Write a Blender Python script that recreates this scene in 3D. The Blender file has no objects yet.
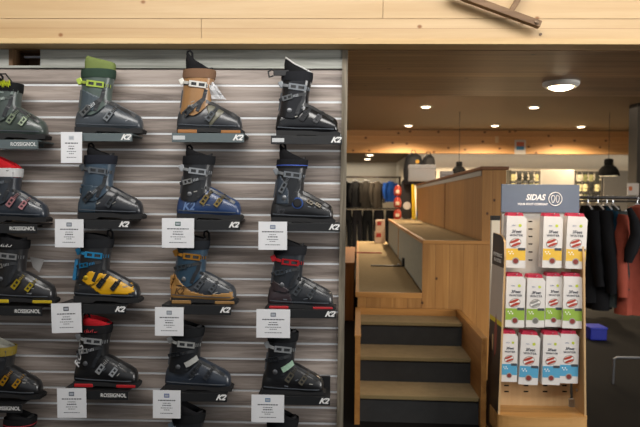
import bpy, bmesh, math, random
from mathutils import Vector, Matrix
from mathutils.bvhtree import BVHTree
from math import sin, cos, pi, radians
random.seed(7)
S = bpy.context.scene
COL = S.collection
# ------------------------------------------------------------------ camera
F = 622.0
EYE = Vector((0, 0, 1.5))
yaw, pitch, roll = radians(1.5), radians(-1.24), radians(.46)
fw = Vector((-sin(yaw)*cos(pitch), cos(yaw)*cos(pitch), sin(pitch)))
rt0 = fw.cross(Vector((0, 0, 1))).normalized()
up0 = rt0.cross(fw).normalized()
rt = rt0*cos(roll) + up0*sin(roll)
up = up0*cos(roll) - rt0*sin(roll)
cam = bpy.data.cameras.new('camera'); camo = bpy.data.objects.new('camera', cam); COL.objects.link(camo)
m = Matrix.Identity(4)
for i in range(3):
    m[i][0] = rt[i]; m[i][1] = up[i]; m[i][2] = -fw[i]; m[i][3] = EYE[i]
camo.matrix_world = m
cam.sensor_width = 36; cam.lens = F/640*36
cam.clip_end = 100
cam.dof.use_dof = True; cam.dof.focus_distance = 2.95; cam.dof.aperture_fstop = 3.2
S.camera = camo
def ray(px, py):
    return (fw*F + rt*(px-320) + up*(213.5-py)).normalized()
def P(px, py, Y):
    d = ray(px, py); return EYE + d*(Y/d.y)
def Pz(px, py, z):
    d = ray(px, py); return EYE + d*((z-EYE.z)/d.z)
# ------------------------------------------------------------------ colours and materials
def lin(c):
    if isinstance(c, str):
        c = c.lstrip('#'); c = [int(c[i:i+2], 16) for i in (0, 2, 4)]
    r = []
    for v in c:
        v = v/255.0
        r.append(v/12.92 if v <= .04045 else ((v+.055)/1.055)**2.4)
    return (*r, 1)
MC = {}
def mat(c, rough=.5, metal=0, noise=0, coat=0, bump=0, bscale=300, alpha=1, em=0, trans=0):
    key = (str(c), rough, metal, noise, coat, bump, bscale, alpha, em, trans)
    if key in MC: return MC[key]
    m = bpy.data.materials.new('surface'); m.use_nodes = True
    nt = m.node_tree; b = nt.nodes['Principled BSDF']
    b.inputs['Base Color'].default_value = lin(c)
    b.inputs['Roughness'].default_value = rough
    b.inputs['Metallic'].default_value = metal
    if rough >= .75 and not metal: b.inputs['Specular IOR Level'].default_value = .12
    if coat: b.inputs['Coat Weight'].default_value = coat; b.inputs['Coat Roughness'].default_value = .15
    if trans: b.inputs['Transmission Weight'].default_value = trans
    b.inputs['Alpha'].default_value = alpha
    if em:
        b.inputs['Emission Color'].default_value = lin(c); b.inputs['Emission Strength'].default_value = em
    tc = nt.nodes.new('ShaderNodeTexCoord')
    if not em:
        n = nt.nodes.new('ShaderNodeTexNoise'); n.inputs['Scale'].default_value = 18
        n.inputs['Detail'].default_value = 4
        nt.links.new(tc.outputs['Object'], n.inputs['Vector'])
        mx = nt.nodes.new('ShaderNodeMix'); mx.data_type = 'RGBA'; mx.blend_type = 'MULTIPLY'
        mx.inputs[0].default_value = noise or .12
        mx.inputs[6].default_value = lin(c)
        nt.links.new(n.outputs['Fac'], mx.inputs[7]); nt.links.new(mx.outputs[2], b.inputs['Base Color'])
    if bump:
        n2 = nt.nodes.new('ShaderNodeTexNoise'); n2.inputs['Scale'].default_value = bscale
        nt.links.new(tc.outputs['Object'], n2.inputs['Vector'])
        bp = nt.nodes.new('ShaderNodeBump'); bp.inputs['Strength'].default_value = bump; bp.inputs['Distance'].default_value = .004
        nt.links.new(n2.outputs['Fac'], bp.inputs['Height']); nt.links.new(bp.outputs['Normal'], b.inputs['Normal'])
    MC[key] = m
    return m
def wood(c1, c2, axis='x', rough=.55, board=None, knots=0, knotc='#5a3414', fine=1.0, seam=None, contrast=1.0, boardvar=.15, offs=0, kplane=None, kr=.011):
    """long grain along axis; board = (axis, width) joints across"""
    m = bpy.data.materials.new('wood_grain'); m.use_nodes = True
    nt = m.node_tree; b = nt.nodes['Principled BSDF']; L = nt.links.new
    b.inputs['Roughness'].default_value = rough
    tc = nt.nodes.new('ShaderNodeTexCoord')
    mp = nt.nodes.new('ShaderNodeMapping')
    sc = {'x': (1.2, 22, 22), 'y': (22, 1.2, 22), 'z': (22, 22, 1.2)}[axis]
    mp.inputs['Scale'].default_value = [s*fine for s in sc]
    mp.inputs['Location'].default_value = (offs, offs*1.7, offs*.6)
    L(tc.outputs['Object'], mp.inputs['Vector'])
    vec = mp.outputs['Vector']
    if board:                                   # shift the grain board by board
        sp = nt.nodes.new('ShaderNodeSeparateXYZ'); L(tc.outputs['Object'], sp.inputs[0])
        dv = nt.nodes.new('ShaderNodeMath'); dv.operation = 'DIVIDE'; dv.inputs[1].default_value = board[1]
        L(sp.outputs['XYZ'.index(board[0].upper())], dv.inputs[0])
        ad = nt.nodes.new('ShaderNodeMath'); ad.operation = 'ADD'; ad.inputs[1].default_value = board[2] if len(board) > 2 else 0
        L(dv.outputs[0], ad.inputs[0])
        fl = nt.nodes.new('ShaderNodeMath'); fl.operation = 'FLOOR'; L(ad.outputs[0], fl.inputs[0])
        wn = nt.nodes.new('ShaderNodeTexWhiteNoise'); wn.noise_dimensions = '1D'; L(fl.outputs[0], wn.inputs['W'])
        vm = nt.nodes.new('ShaderNodeVectorMath'); vm.operation = 'SCALE'; vm.inputs['Scale'].default_value = 9
        L(wn.outputs['Color'], vm.inputs[0])
        va = nt.nodes.new('ShaderNodeVectorMath'); va.operation = 'ADD'
        L(mp.outputs['Vector'], va.inputs[0]); L(vm.outputs[0], va.inputs[1]); vec = va.outputs[0]
    n = nt.nodes.new('ShaderNodeTexNoise'); n.inputs['Scale'].default_value = 1; n.inputs['Detail'].default_value = 6
    n.inputs['Roughness'].default_value = .65; n.inputs['Distortion'].default_value = .6
    L(vec, n.inputs['Vector'])
    cr = nt.nodes.new('ShaderNodeValToRGB')
    cr.color_ramp.elements[0].position = .5-.2/contrast; cr.color_ramp.elements[0].color = lin(c2)
    cr.color_ramp.elements[1].position = .5+.2/contrast; cr.color_ramp.elements[1].color = lin(c1)
    L(n.outputs['Fac'], cr.inputs['Fac']); col = cr.outputs['Color']
    if board:
        mr = nt.nodes.new('ShaderNodeMapRange'); mr.inputs['To Min'].default_value = 1-boardvar; mr.inputs['To Max'].default_value = 1+boardvar*.6
        L(wn.outputs['Value'], mr.inputs['Value'])
        mx = nt.nodes.new('ShaderNodeVectorMath'); mx.operation = 'SCALE'
        L(col, mx.inputs[0]); L(mr.outputs[0], mx.inputs['Scale']); col = mx.outputs[0]
        # joint line
        fr = nt.nodes.new('ShaderNodeMath'); fr.operation = 'FRACT'; L(ad.outputs[0], fr.inputs[0])
        lt = nt.nodes.new('ShaderNodeMath'); lt.operation = 'LESS_THAN'; lt.inputs[1].default_value = (seam or .003)/board[1]
        L(fr.outputs[0], lt.inputs[0])
        mj = nt.nodes.new('ShaderNodeMix'); mj.data_type = 'RGBA'; mj.inputs[7].default_value = lin(knotc)
        sc_ = nt.nodes.new('ShaderNodeMath'); sc_.operation = 'MULTIPLY'; sc_.inputs[1].default_value = .65
        L(lt.outputs[0], sc_.inputs[0]); L(sc_.outputs[0], mj.inputs[0]); L(col, mj.inputs[6]); col = mj.outputs[2]
    if knots:
        mk = nt.nodes.new('ShaderNodeMapping'); L(tc.outputs['Object'], mk.inputs['Vector'])
        ks = {'x': (.8, 1, 1), 'y': (1, .8, 1), 'z': (1, 1, .8)}[axis]
        mk.inputs['Scale'].default_value = ks
        mk.inputs['Location'].default_value = (offs+3, offs, offs*.4)
        s3 = nt.nodes.new('ShaderNodeSeparateXYZ'); c3 = nt.nodes.new('ShaderNodeCombineXYZ'); L(mk.outputs[0], s3.inputs[0])
        other = {'x': 'Z', 'y': 'X', 'z': 'X'}[axis] if kplane is None else kplane
        L(s3.outputs[axis.upper()], c3.inputs[0]); L(s3.outputs[other], c3.inputs[1])
        vo = nt.nodes.new('ShaderNodeTexVoronoi'); vo.voronoi_dimensions = '2D'; vo.inputs['Scale'].default_value = knots; L(c3.outputs[0], vo.inputs['Vector'])
        ck = nt.nodes.new('ShaderNodeValToRGB')
        ck.color_ramp.elements[0].position = kr*knots*.5; ck.color_ramp.elements[0].color = (1, 1, 1, 1)
        ck.color_ramp.elements[1].position = kr*knots*1.25; ck.color_ramp.elements[1].color = (0, 0, 0, 1)
        L(vo.outputs['Distance'], ck.inputs['Fac'])
        mj = nt.nodes.new('ShaderNodeMix'); mj.data_type = 'RGBA'; mj.inputs[7].default_value = lin(knotc)
        L(ck.outputs['Color'], mj.inputs[0]); L(col, mj.inputs[6]); col = mj.outputs[2]
    L(col, b.inputs['Base Color'])
    bp = nt.nodes.new('ShaderNodeBump'); bp.inputs['Strength'].default_value = .15; bp.inputs['Distance'].default_value = .003
    L(n.outputs['Fac'], bp.inputs['Height']); L(bp.outputs['Normal'], b.inputs['Normal'])
    return m
# ------------------------------------------------------------------ mesh builder
class MB:
    def __init__(s): s.bm = bmesh.new()
    def box(s, lo, hi, rot=None, piv=None, bev=0):
        lo = Vector(lo); hi = Vector(hi)
        M = Matrix.Translation((lo+hi)/2) @ Matrix.Diagonal((*(hi-lo), 1))
        if rot is not None:
            piv = Vector(piv) if piv is not None else (lo+hi)/2
            M = Matrix.Translation(piv) @ rot @ Matrix.Translation(-piv) @ M
        r = bmesh.ops.create_cube(s.bm, size=1, matrix=M)
        if bev:
            es = {e for v in r['verts'] for e in v.link_edges}
            bmesh.ops.bevel(s.bm, geom=list(es), offset=bev, segments=2, affect='EDGES', profile=.5)
        return s
    def loft(s, rings, cap0=True, cap1=True, closed=True):
        vs = [[s.bm.verts.new(p) for p in r] for r in rings]
        n = len(vs[0])
        for a, b in zip(vs, vs[1:]):
            for i in range(n if closed else n-1):
                j = (i+1) % n
                try: s.bm.faces.new((a[i], a[j], b[j], b[i]))
                except ValueError: pass
        if cap0: s.bm.faces.new(vs[0][::-1])
        if cap1: s.bm.faces.new(vs[-1])
        return s
    def tube(s, pts, r, n=8, closed=False):
        pts = [Vector(p) for p in pts]; rr = r if isinstance(r, (list, tuple)) else [r]*len(pts)
        rings = []; N = None
        for i, p in enumerate(pts):
            if closed: t = pts[(i+1) % len(pts)]-pts[i-1]
            else: t = pts[min(i+1, len(pts)-1)]-pts[max(i-1, 0)]
            t.normalize()
            if N is None:
                N = t.orthogonal().normalized()
            N = (N - t*N.dot(t))
            if N.length < 1e-6: N = t.orthogonal()
            N.normalize(); B = t.cross(N)
            rings.append([p + (N*cos(2*pi*k/n)+B*sin(2*pi*k/n))*rr[i] for k in range(n)])
        if closed: rings.append(rings[0]); return s.loft(rings, False, False)
        return s.loft(rings)
    def lathe(s, prof, c=(0, 0, 0), n=24, axis='z'):
        rings = []
        for r, h in prof:
            ring = []
            for k in range(n):
                a = 2*pi*k/n
                q = (r*cos(a), r*sin(a), h) if axis == 'z' else ((r*cos(a), h, r*sin(a)) if axis == 'y' else (h, r*cos(a), r*sin(a)))
                ring.append(Vector(c)+Vector(q))
            rings.append(ring)
        return s.loft(rings)
    def prism(s, poly, y0, y1, M=None):
        """poly in (x, z), extruded along y"""
        a = [Vector((x, y0, z)) for x, z in poly]; b = [Vector((x, y1, z)) for x, z in poly]
        if M is not None: a = [M @ v for v in a]; b = [M @ v for v in b]
        return s.loft([a, b])
    def build(s, name, material, parent=None, smooth=False, loc=None):
        bmesh.ops.remove_doubles(s.bm, verts=s.bm.verts, dist=1e-6)
        bmesh.ops.recalc_face_normals(s.bm, faces=s.bm.faces)
        me = bpy.data.meshes.new(name); s.bm.to_mesh(me); s.bm.free()
        me.materials.append(material)
        if smooth:
            for p in me.polygons: p.use_smooth = True
            try: me.set_sharp_from_angle(angle=radians(40))
            except Exception: pass
        o = bpy.data.objects.new(name, me); COL.objects.link(o)
        if parent: o.parent = parent
        if loc is not None: o.location = loc
        return o
def tag(o, label=None, cat=None, group=None, kind=None):
    if label: o['label'] = label
    if cat: o['category'] = cat
    if group: o['group'] = group
    if kind: o['kind'] = kind
    return o
def empty(name, loc=(0, 0, 0), rz=0, label=None, cat=None, group=None):
    o = bpy.data.objects.new(name, None); COL.objects.link(o); o.empty_display_size = .05
    o.location = loc; o.rotation_euler = (0, 0, rz)
    return tag(o, label, cat, group)
def copy_tree(o, parent=None):
    c = o.copy(); COL.objects.link(c)
    if parent: c.parent = parent
    for ch in [x for x in bpy.data.objects if x.parent == o]: copy_tree(ch, c)
    return c
def text_mesh(txt, size, shear=0, bold=0, extrude=.0004, spacing=1, align='CENTER'):
    cu = bpy.data.curves.new('t', 'FONT'); cu.body = txt; cu.size = size; cu.shear = shear; cu.offset = bold
    cu.extrude = extrude; cu.align_x = align; cu.align_y = 'CENTER'; cu.space_character = spacing
    cu.resolution_u = 3
    o = bpy.data.objects.new('t', cu); COL.objects.link(o)
    dg = bpy.context.evaluated_depsgraph_get()
    me = bpy.data.meshes.new_from_object(o.evaluated_get(dg))
    bpy.data.objects.remove(o); bpy.data.curves.remove(cu)
    return me
def text(txt, size, loc, material, parent=None, shear=0, bold=0, name='lettering', rot=None, xs=1, **k):
    """upright lettering facing -y"""
    me = text_mesh(txt, size, shear, bold, **k)
    me.transform(Matrix.Diagonal((xs, 1, 1, 1)))
    me.transform(Matrix.Rotation(pi/2, 4, 'X'))
    if rot is not None: me.transform(rot)
    me.transform(Matrix.Translation(Vector(loc)))
    me.materials.clear(); me.materials.append(material)
    o = bpy.data.objects.new(name, me); COL.objects.link(o)
    if parent: o.parent = parent
    return o
def interp(tab, x):
    """Catmull-Rom through rows (x, v1, v2, ...)"""
    n = len(tab)
    if x <= tab[0][0]: return list(tab[0][1:])
    if x >= tab[-1][0]: return list(tab[-1][1:])
    i = 0
    while tab[i+1][0] < x: i += 1
    t = (x-tab[i][0])/(tab[i+1][0]-tab[i][0])
    a, b, c, d = tab[max(i-1, 0)], tab[i], tab[i+1], tab[min(i+2, n-1)]
    return [.5*((2*b[k])+(-a[k]+c[k])*t+(2*a[k]-5*b[k]+4*c[k]-d[k])*t*t+(-a[k]+3*b[k]-3*c[k]+d[k])*t**3) for k in range(1, len(b))]
def sgp(v, e): return math.copysign(abs(v)**e, v)
BLACK = mat('#1c1c1e', .45); DARK = mat('#242426', .6); STEEL = mat('#b9bcc0', .3, 1); WHITE = mat('#e9e8e4', .6)
# ------------------------------------------------------------------ ski boots
def hx_seed(sp): return sum(ord(c) for c in sp['label'])
def make_boot(sp):
    """side-on boot: heel at x=0, toe at x=.31, camera side is -y"""
    H = sp.get('h', .36)                      # height of the liner's back tip
    sx = sp.get('len', .31)/.31
    ct = sp.get('cuff', .272)                 # top of the cuff
    root = empty('ski_boot', label=sp['label'], cat='ski boot', group='ski boots on the slat wall')
    shellm = mat(sp['shell'], sp.get('rough', .34), coat=.5, noise=.45)
    cuffm = mat(sp['cuffc'], sp.get('rough', .36), coat=.3, noise=.45)
    linm = mat(sp.get('liner', '#1d1d1f'), .85, bump=.3)
    X = lambda v: v*sx
    # sole
    s = MB()
    s.prism([(X(.004), .004), (X(.004), .03), (X(.310), .026), (X(.322), .018), (X(.318), .003), (X(.24), .0), (X(.2), .008), (X(.11), .010), (X(.095), 0), (X(.01), 0)], -.033, .033)
    s.build('sole', mat(sp.get('sole', '#18181a'), .7), root)
    if sp.get('solepad'):
        MB().box((X(.008), -.036, .004), (X(.10), .036, .020), bev=.003).build('heel_pad', mat(sp['solepad'], .5), root); MB().box((X(.215), -.036, .004), (X(.309), .036, .018), bev=.003).build('toe_pad', mat(sp['solepad'], .5), root)
    # shell
    tab = [(0, .020, .030, .068), (.006, .031, .020, .100), (.03, .038, .016, .135), (.07, .041, .016, .152), (.11, .043, .016, .150),
           (.145, .044, .014, .156), (.18, .047, .014, .147), (.215, .049, .014, .129), (.25, .048, .014, .112), (.275, .045, .014, .100),
           (.298, .037, .014, .086), (.306, .029, .016, .074), (.310, .018, .022, .060)]
    N = 28; rings = []
    for i in range(40):
        x = .310*(0.5-0.5*cos(pi*i/39)); w, zb, zt = interp(tab, x)
        ring = []
        for k in range(N):
            a = 2*pi*k/N; cy, sz = sgp(cos(a), .8), sgp(sin(a), .8)
            z = (zb+zt)/2+(zt-zb)/2*sz; t = (z-zb)/(zt-zb)
            ring.append(Vector((X(x), w*cy*(1-.33*t*t), z)))
        rings.append(ring)
    b = MB(); b.loft(rings)
    # moulded edge ribs on the shell
    shell = b.build('shell', shellm, root, smooth=True)
    # cuff
    def cuffring(z, grow=0, dz=None):
        t = (z-.085)/(.285-.085)
        xc = .087+.018*t; a = .074-.006*sin(pi*min(max(t, 0), 1))+grow; bb = .0475+.004*t+grow
        r = []
        for k in range(N):
            an = 2*pi*k/N
            x = xc+a*sgp(cos(an), .85); y = bb*sgp(sin(an), .9)
            r.append(Vector((X(x), y, z+(dz(an) if dz else 0))))
        return r
    lowf = lambda an: .065*max(0, cos(an))**1.3 + .012*max(0, -cos(an))
    topf = lambda an: .012*(-cos(an)) + .004*cos(2*an)
    rings = []
    for i in range(11):
        t = i/10; z = .082+(ct-.082)*t
        rings.append(cuffring(z, .002, (lambda an, t=t: lowf(an)*(1-t)**1.5+topf(an)*t)))
    rings.append(cuffring(ct+.001, -.004, topf)); rings.append(cuffring(ct-.03, -.006, topf))
    b = MB(); b.loft(rings, cap0=True, cap1=True)
    cuff = b.build('cuff', cuffm, root, smooth=True)
    # liner: back higher than front, open top
    def lin_r(z, grow, tl):
        t = (z-.085)/.2; xc = .088+.022*t; r = []
        for k in range(N):
            an = 2*pi*k/N
            f = (.5-.5*cos(an))**sp.get('lexp', 1.4)          # 1 at the back
            r.append(Vector((X(xc+(.068+grow)*sgp(cos(an), .85)), (.042+grow)*sgp(sin(an), .9), z+tl*f)))
        return r
    lf = sp.get('front', .02); bt = H-ct-lf
    rings = [lin_r(ct-.05, -.003, 0), lin_r(ct, -.003, 0), lin_r(ct+lf*.4, .001, bt*.3), lin_r(ct+lf*.7, .003, bt*.65), lin_r(ct+lf*.9, .000, bt*.9), lin_r(ct+lf, -.004, bt), lin_r(ct+lf+.002, -.008, bt), lin_r(ct+lf-.002, -.013, bt*.9), lin_r(ct-.04, -.016, 0)]
    b = MB(); b.loft(rings)
    liner = b.build('liner', linm, root, smooth=True)
    # tongue
    b = MB(); rings = []
    for i in range(9):
        t = i/8; z = .13+(ct+sp.get('tong', .03)-.13)*t
        t2 = (z-.085)/.2; xc = .086+.018*t2+.056-.002*t
        w = .03-.006*t
        rings.append([Vector((X(xc+dx), w*yy, z+.004*dx/.01)) for dx, yy in ((.006, -.7), (.012, 0), (.006, .7), (-.010, 1), (-.012, 0), (-.010, -1))])
    b.loft(rings); b.build('tongue', mat(sp.get('tongue', sp.get('liner', '#202022')), .7), root, smooth=True)
    if sp.get('rim'):
        r = lin_r(ct+lf+.003, -.003, bt)
        MB().tube(r, .0035, 6, closed=True).build('liner_trim', mat(sp['rim'], .7), root, smooth=True)
    if sp.get('loop', True):
        x0 = .055 if not sp.get('loopfront') else .165
        MB().tube([(X(x0), 0, H-.03), (X(x0-.010), 0, H-.006), (X(x0-.008), 0, H+.010), (X(x0+.004), 0, H+.013), (X(x0+.014), 0, H+.002), (X(x0+.016), 0, H-.03)], .0052, 8).build('pull_loop', mat(sp.get('loopc', '#1a1a1c'), .8), root, smooth=True)
    # surface for buckles and lettering
    dg = None; vs = []; fs = []
    for o in (shell, cuff, liner):
        off = len(vs); vs += [v.co.copy() for v in o.data.vertices]; fs += [[off+i for i in p.vertices] for p in o.data.polygons]
    bvh = BVHTree.FromPolygons(vs, fs)
    def proj(x, z, off=0):
        h = bvh.ray_cast(Vector((X(x), -.3, z)), Vector((0, 1, 0)))
        if h[0] is None: return Vector((X(x), -.03, z)), Vector((0, -1, 0))
        n = h[1] if h[1].y < 0 else -h[1]
        n = (n+Vector((0, -.6, 0))).normalized()
        return h[0]+n*off, n
    def ribbon(path, w, th, name, m_, parent, off=.001):
        b = MB(); rings = []
        pts = []
        for (x0, z0), (x1, z1) in zip(path, path[1:]):
            for i in range(5): pts.append((x0+(x1-x0)*i/5, z0+(z1-z0)*i/5))
        pts.append(path[-1])
        q = [proj(x, z, off) for x, z in pts]
        for i, (p, n) in enumerate(q):
            t = (q[min(i+1, len(q)-1)][0]-q[max(i-1, 0)][0]).normalized()
            s_ = n.cross(t).normalized()
            rings.append([p-s_*w/2, p+s_*w/2, p+s_*w/2+n*th, p-s_*w/2+n*th])
        b.loft(rings); return b.build(name, m_, parent)
    def buckle(x, z, deg, l, w, c, strapc, reach=.035, back=.02):
        a = radians(deg); dx, dz = cos(a), sin(a)
        p, n = proj(x, z, .005)
        e0, _ = proj(x-dx*l/2, z-dz*l/2, .005); e1, _ = proj(x+dx*l/2, z+dz*l/2, .006)
        t = (e1-e0).normalized(); s_ = n.cross(t).normalized(); c0 = (e0+e1)/2+n*.003
        mm = mat(c, .3, sp.get('bmetal', .6))
        b = MB()
        R = Matrix((t, s_, n)).transposed().to_4x4()
        T = Matrix.Translation(c0) @ R
        def bx(lo, hi):
            lo = Vector(lo); hi = Vector(hi)
            bmesh.ops.create_cube(b.bm, size=1, matrix=T @ Matrix.Translation((lo+hi)/2) @ Matrix.Diagonal((*(hi-lo), 1)))
        g = w*.24
        bx((-l/2, -w/2, -.001), (l/2, -w/2+g, .0035)); bx((-l/2, w/2-g, -.001), (l/2, w/2, .0035))
        bx((-l/2, -w/2, -.002), (-l/2+g*1.4, w/2, .0045)); bx((l/2-g*1.2, -w/2, -.001), (l/2, w/2, .003)); bx((-l*.08, -w/2, -.001), (l*.06, w/2, .003))
        o = b.build('buckle', mm, root)
        if reach:
            path = [(x-dx*(l/2+back), z-dz*(l/2+back)), (x+dx*(l/2+reach), z+dz*(l/2+reach))]
            st = ribbon(path, w*.62, .0028, 'buckle_strap', mat(strapc, .55), o, .0015)
            # ladder teeth
            tb = MB()
            for k in range(4):
                u = l/2+.004+k*.007
                if u > l/2+reach: break
                q, nn = proj(x+dx*u, z+dz*u, .005)
                tt = s_*w*.28
                tb.tube([q-tt, q+tt], .0016, 5)
            tb.build('ladder', mm, o)
    bc = sp.get('bk', '#8e9296'); b2 = sp.get('bk2', bc); b3 = sp.get('bk3', bc); stc = sp.get('strap', '#2c2e31')
    ty = sp.get('type', 'B')
    if sp.get('boa'):
        p, n = proj(.135, .095, .002)
        MB().lathe([(.026, -.004), (.026, .003), (.023, .006)], (X(.135), p.y-.004, .095), 20, 'y').build('dial', mat(sp['boa'], .35, .2), root, smooth=True)
        MB().lathe([(.019, .0), (.020, -.008), (.016, -.013), (.0, -.014)], (X(.135), p.y-.008, .095), 20, 'y').build('dial_knob', BLACK, root, smooth=True)
        buckle(.195, .098, -30, .030, .016, b2, stc, .01, .005)
        buckle(.235, .085, -30, .026, .014, b2, stc, .01, .005)
        buckle(.065, .165, 60, .052, .022, bc, stc, .04, .01)
    elif ty == 'A':
        buckle(.062, .100, 38, .056, .027, b2, stc, .07, .0)
        buckle(.168, .078, 52, .048, .025, b2, stc, .03, .004)
    else:
        buckle(.142, .092, 52, .046, .024, b2, stc, .032, .004)
        buckle(.208, .080, 52, .042, .022, b2, stc, .024, .004)
        buckle(.062, .175, sp.get('ba', 12), .050, .022, bc, stc, .055, .02)
    buckle(.108, .222, sp.get('ba2', -6), .078, .027, b3, stc, .02, .03)
    ribbon([(.028, .236), (.066, .228)], .013, .004, 'buckle_ladder', mat(b3, .4, .3), root, .003)
    if sp.get('patch'): ribbon([(.105, .128), (.125, .138), (.155, .158)], .024, .006, 'tongue_wing', mat(sp['patch'], .6), root, .002)
    p, n = proj(.026, .236, .003)                # catch plate at the back of the cuff
    MB().box((X(.016), p.y-.006, .222), (X(.040), p.y+.004, .252), Matrix.Rotation(radians(-25), 4, 'Y'), bev=.003).build('catch_plate', mat(b3, .35, .4), root)
    # raised ridges coloured lighter to look light-catching; darker overlap flaps
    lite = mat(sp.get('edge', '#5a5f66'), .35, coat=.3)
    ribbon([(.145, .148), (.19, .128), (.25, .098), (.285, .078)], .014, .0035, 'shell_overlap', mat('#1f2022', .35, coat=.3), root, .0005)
    ribbon([(.012, .045), (.10, .040), (.20, .038), (.29, .036)], .004, .002, 'shell_ridge', lite, root, .0005)
    ribbon([(.105, .10), (.12, .135), (.135, .16), (.145, .20)], .016, .002, 'cuff_flap', mat('#202226', .4, coat=.2), root, .0005)
    ribbon([(.018, .12), (.024, .16), (.030, .20)], .010, .0025, 'back_ridge', lite, root, .0005)
    rnd = random.Random(int(hx_seed(sp)))
    for k in range(3):                           # small moulded marks and prints
        x = rnd.uniform(.03, .26); z = rnd.uniform(.05, .085) if x > .13 else rnd.uniform(.05, .15)
        ribbon([(x, z), (x+rnd.uniform(.01, .022), z+rnd.uniform(-.004, .012))], .004, .0012, 'small_print', mat(rnd.choice(['#8d9095', '#a5a39c', '#6f757c']), .5), root, .001)
    # pivot
    p, n = proj(.07, .118, 0)
    MB().lathe([(.011, .003), (.011, -.003), (.007, -.005), (0, -.005)], (X(.07), p.y, .118), 14, 'y').build('pivot_bolt', mat(sp.get('bolt', '#77797c'), .35, .7), root, smooth=True)
    # power strap round the cuff top
    pz = sp.get('pz', ct+.002)
    rings = [cuffring(pz-.021, .002), cuffring(pz-.021, .0055), cuffring(pz-.002, .0065), cuffring(pz+.019, .0045), cuffring(pz+.019, 0)]
    b = MB(); b.loft(rings, False, False)
    ps = b.build('power_strap', mat(sp.get('pstrap', '#1d1d20'), .75), root, smooth=True)
    if sp.get('pline'):
        MB().loft([cuffring(pz-.010, .0068), cuffring(pz-.003, .0058), cuffring(pz-.003, .004), cuffring(pz-.010, .004)], False, False).build('strap_stripe', mat(sp['pline'], .6), ps)
    p, n = proj(.12, pz, .004)
    MB().box((X(.10), p.y-.003, pz-.010), (X(.14), p.y+.003, pz+.010), bev=.001).build('strap_badge', mat(sp.get('badge', '#3a3c40'), .6), ps)
    if sp.get('laces'):
        rl = random.Random(4); pts = []
        for k in range(26):
            pts.append((X(.045+.0042*k), -.062-.004*(k % 2), pz+.010+.017*(-1)**k*rl.uniform(.5, 1)))
        MB().tube(pts, .0026, 6).build('laces', mat(sp['laces'], .6), root, smooth=True)
        MB().tube([(X(.06), -.05, pz+.02), (X(.08), -.055, pz+.055), (X(.12), -.055, pz+.055), (X(.15), -.05, pz+.02)], .004, 6).build('top_strap', BLACK, root, smooth=True)
    if sp.get('tail'):
        z = pz+sp['tail']; b = MB()
        b.box((X(-.01), -.045, z-.012), (X(.065), -.040, z+.014), bev=.002)
        b.tube([(X(-.01), -.043, z-.012), (X(-.03), -.043, z-.018), (X(-.035), -.043, z+.006), (X(-.018), -.043, z+.016), (X(-.008), -.043, z+.012)], .004, 6)
        b.build('strap_tail', mat('#202023', .6), root)
    if sp.get('spine'):
        b = MB(); b.box((X(-.006), -.012, .10), (X(.012), .012, .20), Matrix.Rotation(radians(8), 4, 'Y'), bev=.004)
        b.build('spine', mat(sp['spine'], .4), root)
    # coloured shell panel, projected
    for (poly, c) in sp.get('panels', []):
        b = MB(); bm = b.bm
        xs = [p[0] for p in poly]; zs = [p[1] for p in poly]
        def inside(x, z):
            r = False; n_ = len(poly)
            for i in range(n_):
                (x0, z0), (x1, z1) = poly[i], poly[i-1]
                if (z0 > z) != (z1 > z) and x < (x1-x0)*(z-z0)/(z1-z0)+x0: r = not r
            return r
        st = .005; nx = int((max(xs)-min(xs))/st)+1; nz = int((max(zs)-min(zs))/st)+1; vm = {}
        def vv(i, k):
            if (i, k) not in vm:
                p, n = proj(min(xs)+i*st, min(zs)+k*st, .0016); vm[(i, k)] = bm.verts.new(p)
            return vm[(i, k)]
        for i in range(nx):
            for k in range(nz):
                if inside(min(xs)+(i+.5)*st, min(zs)+(k+.5)*st):
                    bm.faces.new((vv(i, k), vv(i+1, k), vv(i+1, k+1), vv(i, k+1)))
        o = b.build('shell_panel', mat(c, .4, coat=.2), root, smooth=True)
        o.modifiers.new('t', 'SOLIDIFY').thickness = .0015
    for (txt, x, z, size, deg, c) in sp.get('logos', []):
        me = text_mesh(txt, size, .3, size*.03, extrude=0)
        R = Matrix.Rotation(radians(deg), 4, 'Z'); me.transform(R)
        for v in me.vertices:
            p, n = proj(x+v.co.x, z+v.co.y, .003 if abs(z-pz) > .025 else .0125); v.co = p
        me.materials.clear(); me.materials.append(mat(c, .5))
        o = bpy.data.objects.new('lettering', me); COL.objects.link(o); o.parent = root
    if sp.get('bag'):                            # crumpled clear-white tag hanging at the front
        b = MB(); pts = []
        rnd = random.Random(3)
        rings = [[Vector((X(.15+.05*t)+rnd.uniform(-.008, .008)*(k % 2)+wx*(.008+.022*t), -.02+rnd.uniform(-.008, .008)+wy*.006, .26-.10*t)) for k, (wx, wy) in enumerate(((-1, 0), (-.3, -1), (.4, -.6), (1, 0), (.4, .6), (-.3, 1)))] for t in (0, .2, .4, .6, .8, 1)]
        b.loft(rings); b.build('plastic_tag', mat('#d5d8dc', .2, alpha=.55), root)
    return root
YB = 2.845                                      # middle of the boots
fasc = {}
SHM = {'d': mat('#1b1c1e', .5), 'g': mat('#5c686b', .5)}
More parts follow.
